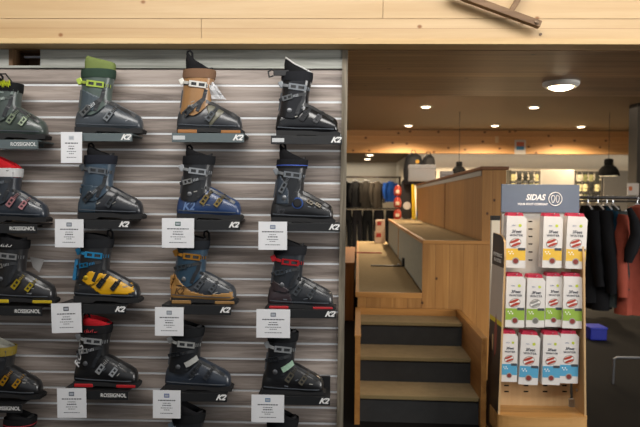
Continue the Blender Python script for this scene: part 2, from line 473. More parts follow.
def shelf(x0, x1, y0, y1, brand, c, where):
    a = P(x0, y0, 2.80); b = P(x1, y1, 2.80)
    o = empty('boot_shelf', ((a.x+b.x)/2, 2.96, a.z), label='%s %s shelf, %s' % ('dark' if c == 'd' else 'grey', brand, where), cat='shelf', group='boot shelves on the slat wall')
    w = (b.x-a.x)/2; h = a.z-b.z
    MB().box((-w, -.155, -.006), (w, 0.0, 0)).box((-w+.05, -.01, -.02), (w-.05, 0, -.006)).build('shelf_plate', SHM[c], o)
    f = MB().box((-w, -.163, -h), (w, -.155, .0), bev=.001).build('fascia', SHM[c], o)
    lw = mat('#eeeeec', .5)
    if brand == 'K2':
        text('K2', .034, (w-.030, -.1637, -h/2), lw, f, shear=.45, bold=.0014, xs=1.15, spacing=.85)
    else:
        text('ROSSIGNOL', .0245, (w-.066, -.1637, -h/2), lw, f, shear=0, bold=.0002, xs=.9)
    if brand == 'K2' and c == 'd' and where.startswith('topmost') or (c == 'g' and x0 > 150):
        MB().box((-w+.005, -.1645, -.030), (-w+.06, -.163, -.012), bev=.0005).build('sticker', mat('#c9ccce', .6), f)
    return o
def card(x0, y0, x1, y1, where, tilt=0, icon='#6b7480'):
    a = P(x0, y0, 2.782); b = P(x1, y1, 2.782)
    w, h = b.x-a.x, a.z-b.z
    o = empty('price_card', ((a.x+b.x)/2, 2.782, a.z), label='white printed price card, %s' % where, cat='price card', group='white price cards on the boot shelves')
    o.rotation_euler = (0, radians(tilt), 0)
    MB().box((-w/2, -.0012, -h), (w/2, .0012, 0)).build('card', mat('#ecedf0', .6), o)
    MB().box((-.004, 0, -.012), (.004, .0175, -.004)).build('clip', STEEL, o)
    mm = mat('#4a4c52', .7); b_ = MB(); rnd = random.Random(int(x0*7+y0))
    rows = [.36, .46, .54, .63, .70, .82]
    for i, f in enumerate(rows):
        lw = [.34, .13, .14, .20, .10, .24][i]*w*rnd.uniform(.9, 1.2)
        th = .0015 if i not in (0, 2) else .0024
        x = -lw
        while x < lw:                           # words along the line
            ww = rnd.uniform(.004, .009)*(1 if i else 1.4)
            b_.box((x, -.0016, -h*f-th), (min(x+ww, lw), -.0011, -h*f+th)); x += ww+.0022
    b_.build('printed_lines', mm, o)
    bb = MB().box((-.012, -.0016, -h*.26), (.012, -.0011, -h*.12)).build('printed_badge', mat(icon, .7), o)
    MB().box((-.009, -.0020, -h*.23), (.009, -.0014, -h*.15)).build('badge_field', mat('#aeb4bd', .7), bb)
    return o
# ------------------------------------------------------------------ the boots, row by row (x0,x1,ytop,ybot of shelf front; brand; tone; heel px, toe px, top px; look)
K = 'K2'; R_ = 'ROSSIGNOL'
rows = [
 (-30, 38, 139.5, 149, R_, 'g', -14, 47, 74, 'topmost at the left edge, under a grey-green boot',
  dict(shell='#4d5853', cuffc='#515c58', bk='#8b9690', strap='#39413e', bk2='#9aa890', pstrap='#1c1d1e', laces='#d4e02c', front=.012, cuff=.225, pz=.24, label='grey-green ski boot with neon yellow laces on its black top')),
 (66, 132, 133, 141.5, K, 'g', 74, 145, 56, 'topmost in column two, under the green-topped boot',
  dict(shell='#4a5158', cuffc='#56655f', liner='#77854e', tongue='#2a2d2c', pstrap='#33453a', bk='#b8cf58', bk2='#8d9296', bk3='#b8cf58', loop=False, front=.055, tong=.03, logos=[], panels=[([(.03, .10), (.11, .10), (.13, .16), (.04, .20)], '#46525a')], type='A', badge='#2d3a33', label='slate ski boot with an olive green liner and lime buckles')),
 (172, 244, 133, 142.5, K, 'g', 177, 246, 50, 'topmost in column three, under the tan-backed boot',
  dict(shell='#3a3d42', cuffc='#b08353', pstrap='#7c5f4a', bk='#cfcfc8', bk2='#5c6064', bk3='#e4e2da', bag=1, solepad='#a06a35', panels=[([(.16, .03), (.235, .1), (.2, .13), (.15, .13)], '#6c6a5a')], type='A', badge='#7c5f4a', label='ski boot with a tan cuff, white buckle and clear plastic tag')),
 (271, 342, 135.5, 144.5, K, 'd', 277, 344, 58, 'topmost in the right column, under the glossy black boot',
  dict(shell='#1a1b1e', cuffc='#222327', rough=.2, rim='#d8d8d6', bk='#8f9499', bk2='#2a2b2e', tail=.012, pstrap='#232428', loop=False, label='glossy black ski boot with its top strap open to the left')),
 (-30, 37, 223.5, 233.5, R_, 'd', -15, 48, 156, 'second at the left edge, under the red-topped boot',
  dict(shell='#343b45', cuffc='#2f363f', liner='#c0222a', lexp=.8, tongue='#c0222a', pstrap='#c9c9c9', bk='#7d848c', bk2='#c98f94', loop=False, front=.03, cuff=.215, pz=.23, logos=[('ROSS', .11, .232, .018, 0, '#2b2b2e')], label='slate ski boot with a red liner and white top strap')),
 (62, 130, 219.5, 229, K, 'd', 77, 145, 143, 'second in column two, under the slate blue boot',
  dict(shell='#2b2e34', cuffc='#3d5163', pstrap='#24262e', bk='#6e747a', bk2='#4b4f54', panels=[([(.0, .03), (.09, .03), (.11, .15), (.02, .16)], '#374856')], type='A', label='dark ski boot with a slate blue cuff and black liner')),
 (170, 240, 219.5, 230, K, 'd', 177, 245, 145, 'second in column three, under the blue boot',
  dict(shell='#2f4876', cuffc='#25272b', pstrap='#1f2023', bk='#aeb2b6', bk2='#8d7a4a', logos=[('K2', .062, .062, .05, 0, '#6b86b4')], label='ski boot with a bright blue lower shell and black cuff')),
 (268, 340, 222.5, 231.5, K, 'd', 272, 339, 143, 'second in the right column, under the boot with a round dial',
  dict(shell='#222326', cuffc='#26282c', pstrap='#1f2024', pline='#3557b8', boa='#3d5c9e', bk='#8b9095', bk2='#6d665a', panels=[([(.03, .09), (.09, .09), (.09, .15), (.05, .22), (.03, .2)], '#3a4450')], logos=[('K2', .05, .055, .034, 0, '#3b3c40')], label='black ski boot with a blue-ringed round dial')),
 (-30, 42, 306, 316, R_, 'd', -12, 56, 231, 'third at the left edge, under the boot with yellow buckles',
  dict(shell='#303032', cuffc='#242426', pstrap='#1d1d1f', bk='#9b9b9a', bk2='#b9a12a', solepad='#c9ae1d', logos=[('ROSSI', .10, .272, .020, 0, '#b8b8b8')], label='black ski boot with yellow buckles and yellow sole pads')),
 (58, 126, 304, 314, K, 'd', 73, 142, 230, 'third in column two, under the yellow boot',
  dict(shell='#2c2e32', cuffc='#26282b', pstrap='#222326', bk='#2e8fc4', bk2='#26272a', bk3='#37a0d6', spine='#2f7fae', lexp=.5, bolt='#d8b530', panels=[([(.09, .15), (.165, .13), (.215, .112), (.285, .088), (.295, .055), (.27, .045), (.14, .038), (.05, .105)], '#e0a812'), ([(.085, .255), (.1, .255), (.1, .29), (.085, .29)], '#dba617')], loopfront=1, label='yellow and black ski boot with bright blue straps')),
 (162, 231, 304.5, 315, K, 'd', 171, 240, 231, 'third in column three, under the tan and blue boot',
  dict(shell='#42474e', cuffc='#2e4a5f', pstrap='#22252a', bk='#54626c', bk2='#5d6166', bk3='#b9802c', tail=.004, lexp=.7, solepad='#96713f', panels=[([(.0, .13), (.0, .016), (.28, .016), (.303, .03), (.30, .06), (.175, .045), (.095, .065), (.02, .14)], '#a87d45')], logos=[('K2', .045, .06, .04, 0, '#5c4020')], loopfront=1, badge='#a02a34', label='ski boot with a steel blue cuff, tan heel and orange top buckle')),
 (264, 336, 309, 318.5, K, 'd', 269, 339, 232, 'third in the right column, under the boot with red buckles',
  dict(shell='#34373c', cuffc='#2a2f36', pstrap='#242529', bk='#5b646e', bk2='#505458', bk3='#d02a33', solepad='#b71f28', panels=[([(.0, .03), (.12, .03), (.1, .1), (.02, .14)], '#3a3034')], label='charcoal ski boot with a red top buckle and red sole pads')),
 (-45, 22, 403, 413, R_, 'd', -22, 42, 336, 'fourth at the left edge, under the boot with a gold band',
  dict(shell='#232325', cuffc='#2c2c2d', liner='#8b8a80', pstrap='#8d7a36', bk='#8c8c88', bk2='#c28f1f', loop=False, front=.03, cuff=.21, pz=.225, label='black ski boot with a grey liner and gold top band')),
 (62, 128, 390, 400, R_, 'd', 73, 140, 313, 'fourth in column two, under the black and red boot',
  dict(shell='#1e1e20', cuffc='#1b1b1d', liner='#b02028', lexp=.6, tongue='#1b1b1d', pstrap='#1d1d1f', bk='#c3c5c7', bk2='#b5b7b9', solepad='#b51b22', logos=[('ROSS', .035, .15, .045, 75, '#d6d6d8'), ('HERO', .10, .272, .024, 0, '#a02028')], label='black ski boot with a red liner and white lettering up its heel')),
 (158, 227, 392, 402, K, 'd', 165, 235, 316, 'fourth in column three, under the slate boot',
  dict(shell='#343c48', cuffc='#202226', patch='#a9aaa6', pstrap='#1d1e20', bk='#33363a', bk2='#3a3d42', bk3='#cfd0ce', label='slate ski boot with a black cuff and white top buckle')),
 (258, 330, 395.5, 405.5, K, 'd', 263, 329, 320, 'fourth in the right column, under the black boot with mint tongue',
  dict(shell='#1f1f21', cuffc='#202226', pstrap='#1c1d1f', bk='#3a3e44', bk2='#6c6658', bk3='#b9bdc0', patch='#93b39c', label='black ski boot with a mint green patch at the ankle')),
 (-45, 52, 486, 496, R_, 'd', -4, 62, 408, 'lowest at the left edge, under the boot top with a red stripe',
  dict(shell='#1e1e20', cuffc='#1e1e20', pstrap='#1c1c1e', pline='#b3242c', bk='#55575a', loop=False, label='black ski boot with a thin red stripe, cut off by the bottom edge')),
 (158, 227, 478, 488, K, 'd', 166, 236, 399, 'lowest in the third column, under the cut-off black boot',
  dict(shell='#2a2c30', cuffc='#222428', pstrap='#1b1c1e', bk='#8fa0ae', loop=False, label='black ski boot top with a steel buckle, below the slate boot')),
 (258, 330, 482, 492, K, 'd', 262, 330, 402, 'lowest in the right column, under the cut-off dark boot',
  dict(shell='#202124', cuffc='#202124', pstrap='#1c1d1f', bk='#9aa8a8', tongue='#1a1a1c', label='dark ski boot top with pale buckles, below the mint patched boot')),
]
for (x0, x1, y0, y1, br, tone, hx, tx, ty, where, sp) in rows:
    shelf(x0, x1, y0, y1, br, tone, where)
    zt = P(100, y0, 2.80).z
    a = P(hx, y0, YB-.04); b = P(tx, y0, YB-.04)
    sp['len'] = (b.x-a.x)*.945
    top = P(hx+30, ty, YB).z - zt
    extra = .014 if sp.get('loop', True) else 0
    sp['h'] = max(top-extra, .25)
    
    if sp['h'] < sp.get('cuff', .272)+sp.get('front', .02)+.012: sp['front'] = max(.006, sp['h']-sp.get('cuff', .272)-.014)
    o = make_boot(sp)
    o.location = (a.x-.010, YB+.012, zt+.0005)
# black riser block behind the lowest right shelf front
a = P(256, 381, 2.85); b = P(330, 396, 2.85)
tag(MB().box((a.x+.24, 2.935, b.z), (b.x, 2.958, a.z)).build('shelf_bracket', BLACK), 'black backing plate behind the toe of the mint patched boot', 'bracket')
cards = [(61, 132, 82, 163, 'topmost, left of the olive-topped boot', 0, '#c9ccd0'), (55, 219, 83.5, 247.5, 'below the slate blue cuffed boot', 0, '#5b6470'),
 (162, 218, 194, 248, 'below the blue shelled boot', 0, '#2f5b4c'), (258.5, 221.5, 287, 250, 'below the boot with the round dial', 0, '#6c7c98'),
 (51, 303, 81, 333, 'below the yellow boot', -2, '#3b3d42'), (155, 307, 183.5, 336, 'below the tan heeled boot', 0, '#7d848c'),
 (256.5, 309, 290, 338, 'below the red buckled boot', 0, '#5b6470'), (57, 388, 86, 418, 'below the black and red boot', -1, '#5b6470'),
 (153, 390, 180.5, 418.5, 'below the slate boot with a white top buckle', 0, '#4a5c9a'), (251.5, 394.5, 284, 422.5, 'below the mint patched boot', 0, '#5f86a8')]
for c in cards: card(c[0], c[1], c[2], c[3], c[4], c[5], c[6])
# white folded tag behind the boot with yellow buckles
a = P(26, 258, 2.9)
tag(MB().prism([(0, 0), (.07, -.012), (.045, -.075), (.015, -.05)], 0, .002).build('paper_tag', mat('#c9c6c4', .7), loc=(a.x-.01, 2.9575, a.z)), 'folded pale paper tag behind the boot with yellow buckles', 'tag')
# ------------------------------------------------------------------ slat wall
YW = 2.96
px2x = lambda px, py=200, Y=YW: P(px, py, Y).x
px2z = lambda py, px=200, Y=YW: P(px, py, Y).z
zt = px2z(69); pitch_ = (px2z(85.5)-px2z(230.5))/9.0
xr = P(342, 240, YW).x; xl = -3.2
slat = wood('#b3a69d', '#6d625b', 'x', .5, board=('z', pitch_, -((px2z(85.5)) % pitch_)/pitch_), fine=1.0, seam=.0001, boardvar=.14, contrast=1.6, offs=2.3)
w = MB(); g = MB()
z = px2z(85.5); n = 0; zs = []
while z > -.02: zs.append(z); z -= pitch_
prev = zt
for z in zs+[0.0]:
    lo = max(z+.005, 0) if z > 0 else 0
    w.box((xl, YW, lo), (xr, YW+.014, prev), bev=.0015)
    if z > 0: g.box((xl, YW+.002, z-.0048), (xr, YW+.012, z+.0048))
    prev = z-.005
w.box((xl, YW+.014, 0), (xr, YW+.09, zt))
wl = tag(w.build('wall_left', slat), kind='structure')
g.build('groove_insert', mat('#eef0f2', .35, .2), wl)
# weathered top board with a cut-out, end post
grey = wood('#bcbdb6', '#74776f', 'x', .8, fine=1.3, knots=3, knotc='#55554c', contrast=1.0)
zb = px2z(69)+.001; zc = px2z(46)
b = MB(); hx0, hx1, hz0, hz1 = px2x(10, 60), px2x(41.5, 60), px2z(66, 20), px2z(49, 20)
yf = YW-.012
b.box((xl, yf, zb), (hx0, YW+.02, 2.2075)); b.box((hx1, yf, zb), (xr, YW+.02, 2.2075)); b.box((hx0, yf, zb), (hx1, YW+.02, hz0)); 
tag(b.build('trim_3', grey), kind='structure')
b = MB(); b.box((hx0, yf+.001, hz0), (hx0+.018, YW+.16, hz1+.02)); b.box((hx0, YW+.15, hz0-.01), (hx1, YW+.17, hz1+.02)); b.box((hx1-.004, YW+.02, hz0), (hx1+.01, YW+.16, hz1+.02)); b.box((hx0, YW+.0, hz0-.012), (hx1, YW+.16, hz0))
tag(b.build('trim_4', wood('#7d6042', '#503a26', 'z', .6)), kind='structure')
t = tag(MB().tube([(hx0+.03, YW+.08, hz1-.02), (hx1-.01, YW+.08, hz1-.02)], .006, 8).build('wall_tube', mat('#dfe4ee', .3)), 'thin white tube inside the small opening at the top left', 'tube')
post = wood('#8f8574', '#4d4537', 'z', .75, fine=1.4, contrast=1.4, offs=5)
b = MB(); pts = [(P(342.5, 48, YW).x, P(348, 48, YW).x), (P(336.5, 427, YW).x, P(343.3, 427, YW).x)]
ztop, zbot = 2.2075, P(340, 427, YW).z
sl = (pts[0][0]-pts[1][0])/(ztop-zbot); xb0 = pts[1][0]-sl*zbot
xa0 = pts[1][0]-sl*zbot
b.prism([(pts[0][0], ztop), (pts[0][1], ztop), (pts[1][1]-sl*zbot, 0), (pts[1][0]-sl*zbot, 0)], yf-.004, YW+.10)
tag(b.build('trim_5', post), kind='structure')
# ------------------------------------------------------------------ big beam over the opening, lip
ZS = 2.2085                                     # soffit height
zl = P(320, 38.5, 2.84).z
pine = wood('#cdb086', '#b79566', 'x', .5, board=('z', .19, 0), knots=2.6, kr=.009, knotc='#8a5a2c', fine=.55, seam=.002, contrast=.8, boardvar=.05, offs=1.1)
yb = 2.842
# boards with a visible butt joint each
zsm = P(320, 18.5, yb).z; xj1 = P(383, 9, yb).x; xj2 = P(201, 30, yb).x
b = MB(); g_ = .0012
for zz0, zz1, xj in ((zl, zsm-g_, xj2), (zsm+g_, zsm+.21, xj1), (zsm+.2115, zsm+.42, xj2), (zsm+.4215, 3.2, xj1)):
    b.box((-5.5, yb+.004, zz0), (xj-g_, yb+.03, zz1)); b.box((xj+g_, yb+.004, zz0), (8, yb+.03, zz1))
b.box((-5.5, yb+.02, zl), (8, YW+.10, 3.2))
tag(b.build('trim_1', pine), kind='structure')
tag(MB().box((-5.5, yb-.004, ZS), (8, YW-.014, zl), bev=.002).build('trim_2', wood('#d2b685', '#bf9d6a', 'x', .5, fine=.5)), kind='structure')
# ------------------------------------------------------------------ soffit, ceilings, floor, walls
sof = wood('#b58f63', '#7f6040', 'x', .4, board=('y', .14, .3), knots=2.0, kplane='Y', knotc='#3e2814', fine=.8, seam=.004, contrast=1, boardvar=.35)
ys = 622*(ZS-1.5)/104
b = MB(); b.box((-5.5, YW+.005, ZS+.001), (8, ys, ZS+.12)); b.box((-5.5, ys-.1, ZS+.12), (8, ys, 3.0))
tag(b.build('ceiling_front', sof), kind='structure')
dk = mat('#8d785c', .7)
tag(MB().box((-5.5, ys-.1, 3.0), (9, 13.3, 3.1)).build('ceiling', dk), kind='structure')
farb = wood('#e0b27a', '#c69055', 'x', .55, board=('z', .16, 0), knots=3.2, kr=.024, knotc='#5a3014', fine=.3, contrast=.9, boardvar=.1)
zfb = P(500, 153.5, 13.3).z
tag(MB().box((-5.5, 13.3, zfb), (9, 13.5, 3.1)).build('trim_6', farb), kind='structure')
tag(MB().box((-5.5, 13.5, zfb+.1), (9, 19.7, zfb+.2)).build('ceiling_back', mat('#8d7f6e', .8)), kind='structure')
cream = mat('#ddd3bf', .85)
tag(MB().box((-5.5, 18.3, 0), (1.9, 18.5, zfb+.1)).build('wall_far_left', cream), kind='structure')
tag(MB().box((1.75, 14.0, 0), (1.9, 18.3, zfb+.1)).box((1.75, 13.95, 0), (9, 14.1, zfb+.1)).build('wall_back', cream), kind='structure')
tag(MB().box((9, -4, 0), (9.1, 14.1, 4.6)).build('wall_right', cream), kind='structure')
tag(MB().box((-5.6, -4, 0), (-5.5, 19.7, 4.6)).build('wall_side', cream), kind='structure')
tag(MB().box((-5.6, -4, 4.6), (9.1, YW+.1, 4.7)).build('ceiling_shop', mat('#b9b2a4', .8)), kind='structure')
tag(MB().box((-5.5, YW-.1, 3.2), (9, YW+.1, 4.6)).build('wall_front', cream), kind='structure')
tag(MB().box((-5.6, -4, -.1), (9.1, 19.7, 0)).build('floor', mat('#141312', .85, bump=.1, bscale=60)), kind='structure')
# ------------------------------------------------------------------ fitting platform: three tiers and a step unit, turned a little
TH = radians(-2.0)
ZL, ZM, ZT = .724, 1.170, 1.790
U = Vector((cos(TH), sin(TH), 0)); V = Vector((-sin(TH), cos(TH), 0))
O = Pz(355.5, 292, ZL); O.z = 0
def loc(p): d = p-O; return d.dot(U), d.dot(V)
um, vm_ = loc(Pz(424.5, 241, 1.154)); ut, vt = loc(Pz(481, 240.5, 1.154)); ut -= .055; utr, vtr = loc(P(506, 200, 5.3))
ul, vl = loc(Pz(349.5, 240, ZL))
print('PLAT', O, 'mid', um, vm_, 'tall', ut, vt, 'tr', utr, vtr, 'low far', ul, vl)
LEN = 6.6
mid = um-.03; tall = ut; tallr = tall+.25; tallc = tall+.19
oak = wood('#bb8a4c', '#94652f', 'z', .5, board=('x', .115, .2), knots=2.2, knotc='#4b2a10', fine=.7, contrast=.9, boardvar=.14)
oaky = wood('#bb8b52', '#9c6d38', 'z', .5, board=('y', .5, .2), fine=.7, contrast=.9, boardvar=.1)
edge = wood('#c08b4a', '#9a6930', 'x', .5, fine=.8); edgey = wood('#c08b4a', '#9a6930', 'y', .5, fine=.8)
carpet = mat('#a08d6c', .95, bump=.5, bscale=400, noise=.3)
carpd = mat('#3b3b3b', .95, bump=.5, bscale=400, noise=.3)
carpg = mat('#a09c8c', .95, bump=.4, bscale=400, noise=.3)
def tier(name, u0, u1, z, label, cat, left_panel=None, split=None):
    r = empty(name, O, TH, label, cat); t = .045
    MB().box((u0+.02, .02, 0), (u1-.001, LEN-.02, z-.02)).build('body', oak, r)
    MB().box((u0, 0, z-t), (u1, .03, z), bev=.003).build('edge_board', edge, r)
    MB().box((u0, .03, z-t), (u0+.03, LEN, z), bev=.003).build('edge_board', edgey, r)
    MB().box((u0+.03, .03, z-.025), (u1-.001, LEN-.03, z-.002)).build('carpet_top', carpet, r)
    return r
low = tier('fitting_bench', 0, mid-.001, ZL, 'long low wooden bench with a beige carpet top behind the steps', 'bench')
MB().box((0.02, .001, 0.0), (mid-.002, .02, ZL-.045)).build('front_panel', oak, low)
r = empty('fitting_bench', O, TH, 'middle tier of the wooden platform with carpeted left face and top', 'bench')
MB().box((mid+.02, .02, 0), (tallr-.01, LEN-.6, ZM-.03)).build('body', oak, r)
MB().box((mid, 0, 0), (tallr+.02, .02, ZM-.03)).build('front_panel', oak, r)
MB().box((mid, -.012, ZM-.03), (tallr+.02, .03, ZM), bev=.003).build('edge_board', edge, r)
MB().box((mid-.006, .03, ZM-.03), (mid+.03, LEN-.6, ZM), bev=.003).build('edge_board', edgey, r)
MB().box((mid+.03, .03, ZM-.028), (tall-.001, LEN-.6, ZM-.002)).build('carpet_top', carpet, r)
MB().box((mid+.008, .05, ZL+.001), (mid+.02, 3.2, ZM-.031)).box((mid+.008, 3.26, ZL+.001), (mid+.02, LEN-.6, ZM-.031)).build('carpet_face', carpg, r)
MB().box((mid+.002, 0.02, ZL), (mid+.02, .05, ZM-.03)).build('upright', edgey, r)
MB().box((mid+.002, 3.2, ZL+.001), (mid+.02, 3.26, ZM-.03)).build('upright', edgey, r)
c = empty('storage_cabinet', O, TH, 'tall wooden cabinet forming the back of the platform, brown top board', 'cabinet')
L2 = 5.9
MB().box((tall, 0, ZM+.0005), (tallc, L2, ZT-.03)).build('body', oaky, c)
MB().box((tall-.002, -.012, ZM+.001), (tallc, 0, ZT-.03)).build('front_panel', oak, c)
MB().box((tall-.02, -.035, ZT-.028), (tallc+.02, L2, ZT), bev=.005).build('top_board', wood('#8a5a33', '#6d4223', 'y', .45), c)
MB().box((tall-.008, .02, ZT-.075), (tall-.001, L2, ZT-.032)).build('pale_strip', mat('#b9b4aa', .5), c)
MB().box((tall-.006, 2.2, ZM+.001), (tall-.001, 2.24, ZT-.08)).build('upright', wood('#8b5e30', '#6d4521', 'z'), c)
# block behind left
a = Pz(330, 320.5, 0)
b = MB(); b.box((-1.1, 0, 0), (-.03, 2.6, .70)); b.box((-1.12, -.02, .70), (-.025, 2.6, .724))
blk = tag(b.build('side_bench', wood('#a36d38', '#7d4d22', 'z', .5, board=('x', .13), fine=.7)), 'reddish wooden side bench left of the long low bench', 'bench')
blk.location = O+V*(Pz(352, 320.5, 0)-O).dot(V); blk.rotation_euler = (0, 0, TH)
# steps
us0, vs0 = loc(Pz(487, 338, .600)); usb, vsb = loc(Pz(459.5, 310.5, .600)); print('STEP', us0, vs0, usb, vsb)
x0, x1 = .004, .86; yf_, yb_ = min(-1.12, vs0), -.03
st = empty('step_unit', O, TH, 'wooden step unit with three dark carpeted steps in front of the benches', 'steps')
sd = wood('#b07d40', '#8a5a28', 'y', .5, fine=.7, knots=1.2)
x1 = us0+.0
for xa in (x0, x1-.035):
    s = MB().box((xa, yf_, 0), (xa+.035, yb_, .588)).build('side_panel', sd, st)
    MB().box((xa-.003, yf_-.003, .588), (xa+.038, yb_, .600), bev=.002).build('side_cap', edgey, s)
MB().box((x0+.035, yb_-.03, .0), (x1-.035, yb_, .600)).build('back_panel', edge, st)
r1, r2 = yb_-.40, yb_-.75
noses = [(.545, loc(Pz(410, 322.5, .545))[1]), (.365, loc(Pz(410, 357.5, .365))[1]), (.185, loc(Pz(410, 396, .185))[1])]
print('NOSES', noses)
back = yb_-.03
for (z, v) in noses:
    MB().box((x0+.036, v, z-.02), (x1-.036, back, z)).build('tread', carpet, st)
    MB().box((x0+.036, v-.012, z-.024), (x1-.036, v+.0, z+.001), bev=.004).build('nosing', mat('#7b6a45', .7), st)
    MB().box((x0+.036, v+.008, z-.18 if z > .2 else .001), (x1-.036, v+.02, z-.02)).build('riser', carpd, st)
    back = v+.008
# devices on the low bench
def LZ(px, py, z):
    return Pz(px, py, z)
p0 = Pz(371, 266, ZL); p1 = Pz(402, 266.5, ZL)
d = empty('foot_measure', (p0.x, p0.y, ZL), 0, 'dark metal foot measuring bar lying on the low carpeted bench', 'foot measure')
w_ = (p1-p0).length
MB().box((0, -.035, 0), (w_, .035, .012), bev=.002).build('bar', mat('#3b3128', .5), d)
MB().box((w_, -.04, 0), (w_+.03, .04, .10), bev=.003).build('heel_stop', BLACK, d)
MB().box((w_*.86, -.045, .012), (w_*.93, .045, .03), bev=.002).build('slider', STEEL, d)
p0 = Pz(354, 253, ZL); p1 = Pz(379, 253.5, ZL)
tag(MB().box((0, -.03, 0), ((p1-p0).length, .03, .015), bev=.003).build('marker_strip', mat('#a8503c', .6), loc=(p0.x+.04, p0.y, ZL)), 'thin red strip lying across the low bench', 'strip')
# small boxes with red print at the far end
for i, (px, py, w, h, lb) in enumerate([(375, 240, 10, 12, 'lower white carton with red print at the far end of the low bench'), (376, 226.5, 9, 11, 'upper white carton with red print at the far end of the low bench')]):
    q = P(px, py, 11.3); s_ = 11.3/F
    zz = ZL if i == 0 else ZL+12.2*s_
    e = empty('carton', (q.x, 11.3, zz), 0, lb, 'box')
    MB().box((0, 0, 0), (w*s_, .2, h*s_), bev=.004).build('carton_body', mat('#c4ad98', .7), e)
    MB().box((.02, -.002, h*s_*.5), (w*s_*.6, .0, h*s_*.85)).build('red_print', mat('#9c2b22', .7), e)
# ------------------------------------------------------------------ things at the far end of the platform
def at(px, z, Y):                                # world x for a pixel column at depth Y
    return P(px, 200, Y).x
Yn = 11.2
sb = empty('snowboard', (at(407, 0, Yn), Yn, ZM), 0, 'black snowboard with a round white mark standing on the middle tier', 'snowboard')
pl = [(.125*sgp(cos(a), .5), .36+.36*sgp(sin(a), .6)) for a in [2*pi*k/28 for k in range(28)]]
MB().prism(pl, -.012, .012).build('deck', mat('#1e1e22', .5), sb)
MB().lathe([(.07, -.0125), (.07, -.015), (.05, -.0152), (0, -.0152)], (0, 0, .24), 20, 'y').build('round_mark', mat('#c8c8c4', .6), sb)
sk = empty('ski', (at(414, 0, 11.05), 11.05, ZM), radians(0), 'yellow ski standing at the end of the tall cabinet', 'ski')
MB().prism([(-.03, 0), (.035, 0), (.02, .35), (-.01, .66), (-.03, .68), (-.05, .62)], -.01, .01).build('ski_body', mat('#d8b51d', .5), sk)
bt = empty('bottle', (at(418.5, 0, 10.9), 10.9, ZM), 0, 'green and yellow bottle on the middle tier', 'bottle')
MB().lathe([(.035, 0), (.037, .01), (.037, .2), (.02, .24), (.014, .25)], n=16).build('bottle_body', mat('#6f8f3c', .4), bt, smooth=True)
MB().lathe([(.016, .25), (.016, .29)], n=12).build('cap', mat('#d8d02a', .4), bt)
MB().lathe([(.0375, .06), (.0375, .15)], n=16).build('bottle_label', mat('#3a63a0', .5), bt)
for i, py in enumerate((211, 200, 189)):
    q = at(397.5, 0, 11.0)
    e = empty('helmet', (q, 11.0, ZM+.005+i*.205), 0, ['lowest', 'middle', 'topmost'][i]+' of the red helmets stacked beside the black snowboard', 'helmet', 'red helmets stacked by the snowboard')
    MB().lathe([(.055, 0), (.068, .04), (.068, .11), (.05, .16), (.025, .185), (0, .19)], n=18).build('helmet_shell', mat('#b03a22' if i != 1 else '#b5402c', .4), e, smooth=True)
    MB().box((-.04, -.075, .04), (.03, -.055, .10), bev=.008).build('vent', mat('#d9c7b0', .6), e)
def backpack(px, Y, z, w, h, label, badge=None):
    e = empty('backpack', (at(px, 0, Y), Y, z), 0, label, 'backpack', 'black backpacks on the tall cabinet')
    rings = []
    for i in range(11):
        t = i/10; ww = w/2*(.82+.18*sin(pi*min(t*1.3, 1)))*(1 if t < .8 else math.sqrt(max(.12, 1-((t-.8)/.2)**2*.85)))
        dd = .13*(.9+.2*sin(pi*t))*(1 if t < .8 else math.sqrt(max(.1, 1-((t-.8)/.2)**2*.9)))
        rings.append([Vector((ww*sgp(cos(2*pi*k/20), .75), dd*sgp(sin(2*pi*k/20), .75), h*t)) for k in range(20)])
    MB().loft(rings).build('bag_body', mat('#141519', .7), e, smooth=True)
    MB().box((-w*.33, -.175, h*.1), (w*.33, -.12, h*.5), bev=.03).build('front_pocket', mat('#17181c', .7), e, smooth=True)
    MB().tube([(-.04, .02, h*.97), (-.03, .02, h+.05), (.03, .02, h+.05), (.04, .02, h*.97)], .01, 6).build('grab_loop', BLACK, e)
    if badge: MB().lathe([(.035, -.14), (.035, -.15)], (w*.15, 0, h*.72), 14, 'y').build('badge', mat(badge, .5), e)
    return e
backpack(413, 11.15, ZT, .36, .56, 'larger black backpack with a yellow badge on the tall cabinet', '#b98a1c')
backpack(428, 11.1, ZT, .27, .53, 'smaller black backpack right of the yellow-badged one')
q = at(407, 0, 9.3)
e = empty('display_box', (0, 0, 0), 0, 'grey-white box standing on the tall cabinet in front of the backpacks', 'box')
e.location = (at(421.5, 0, 9.3), 9.3, ZT)
MB().box((-.19, -.06, 0), (.19, .10, .24), bev=.004).build('box_body', mat('#d0cfcc', .6), e); MB().box((-.195, -.065, .19), (.195, .105, .245), bev=.003).build('lid', mat('#d6d5d2', .6), e)
e = empty('display_box', (at(446, 0, 8.2), 8.2, ZT), 0, 'low pale grey carton on the tall cabinet right of the larger box', 'box')
MB().box((-.07, -.05, 0), (.08, .10, .10), bev=.003).build('box_body', mat('#aaa9a8', .6), e); MB().box((-.07, -.052, .045), (.08, -.05, .055)).build('tape', mat('#6e6e70', .6), e)
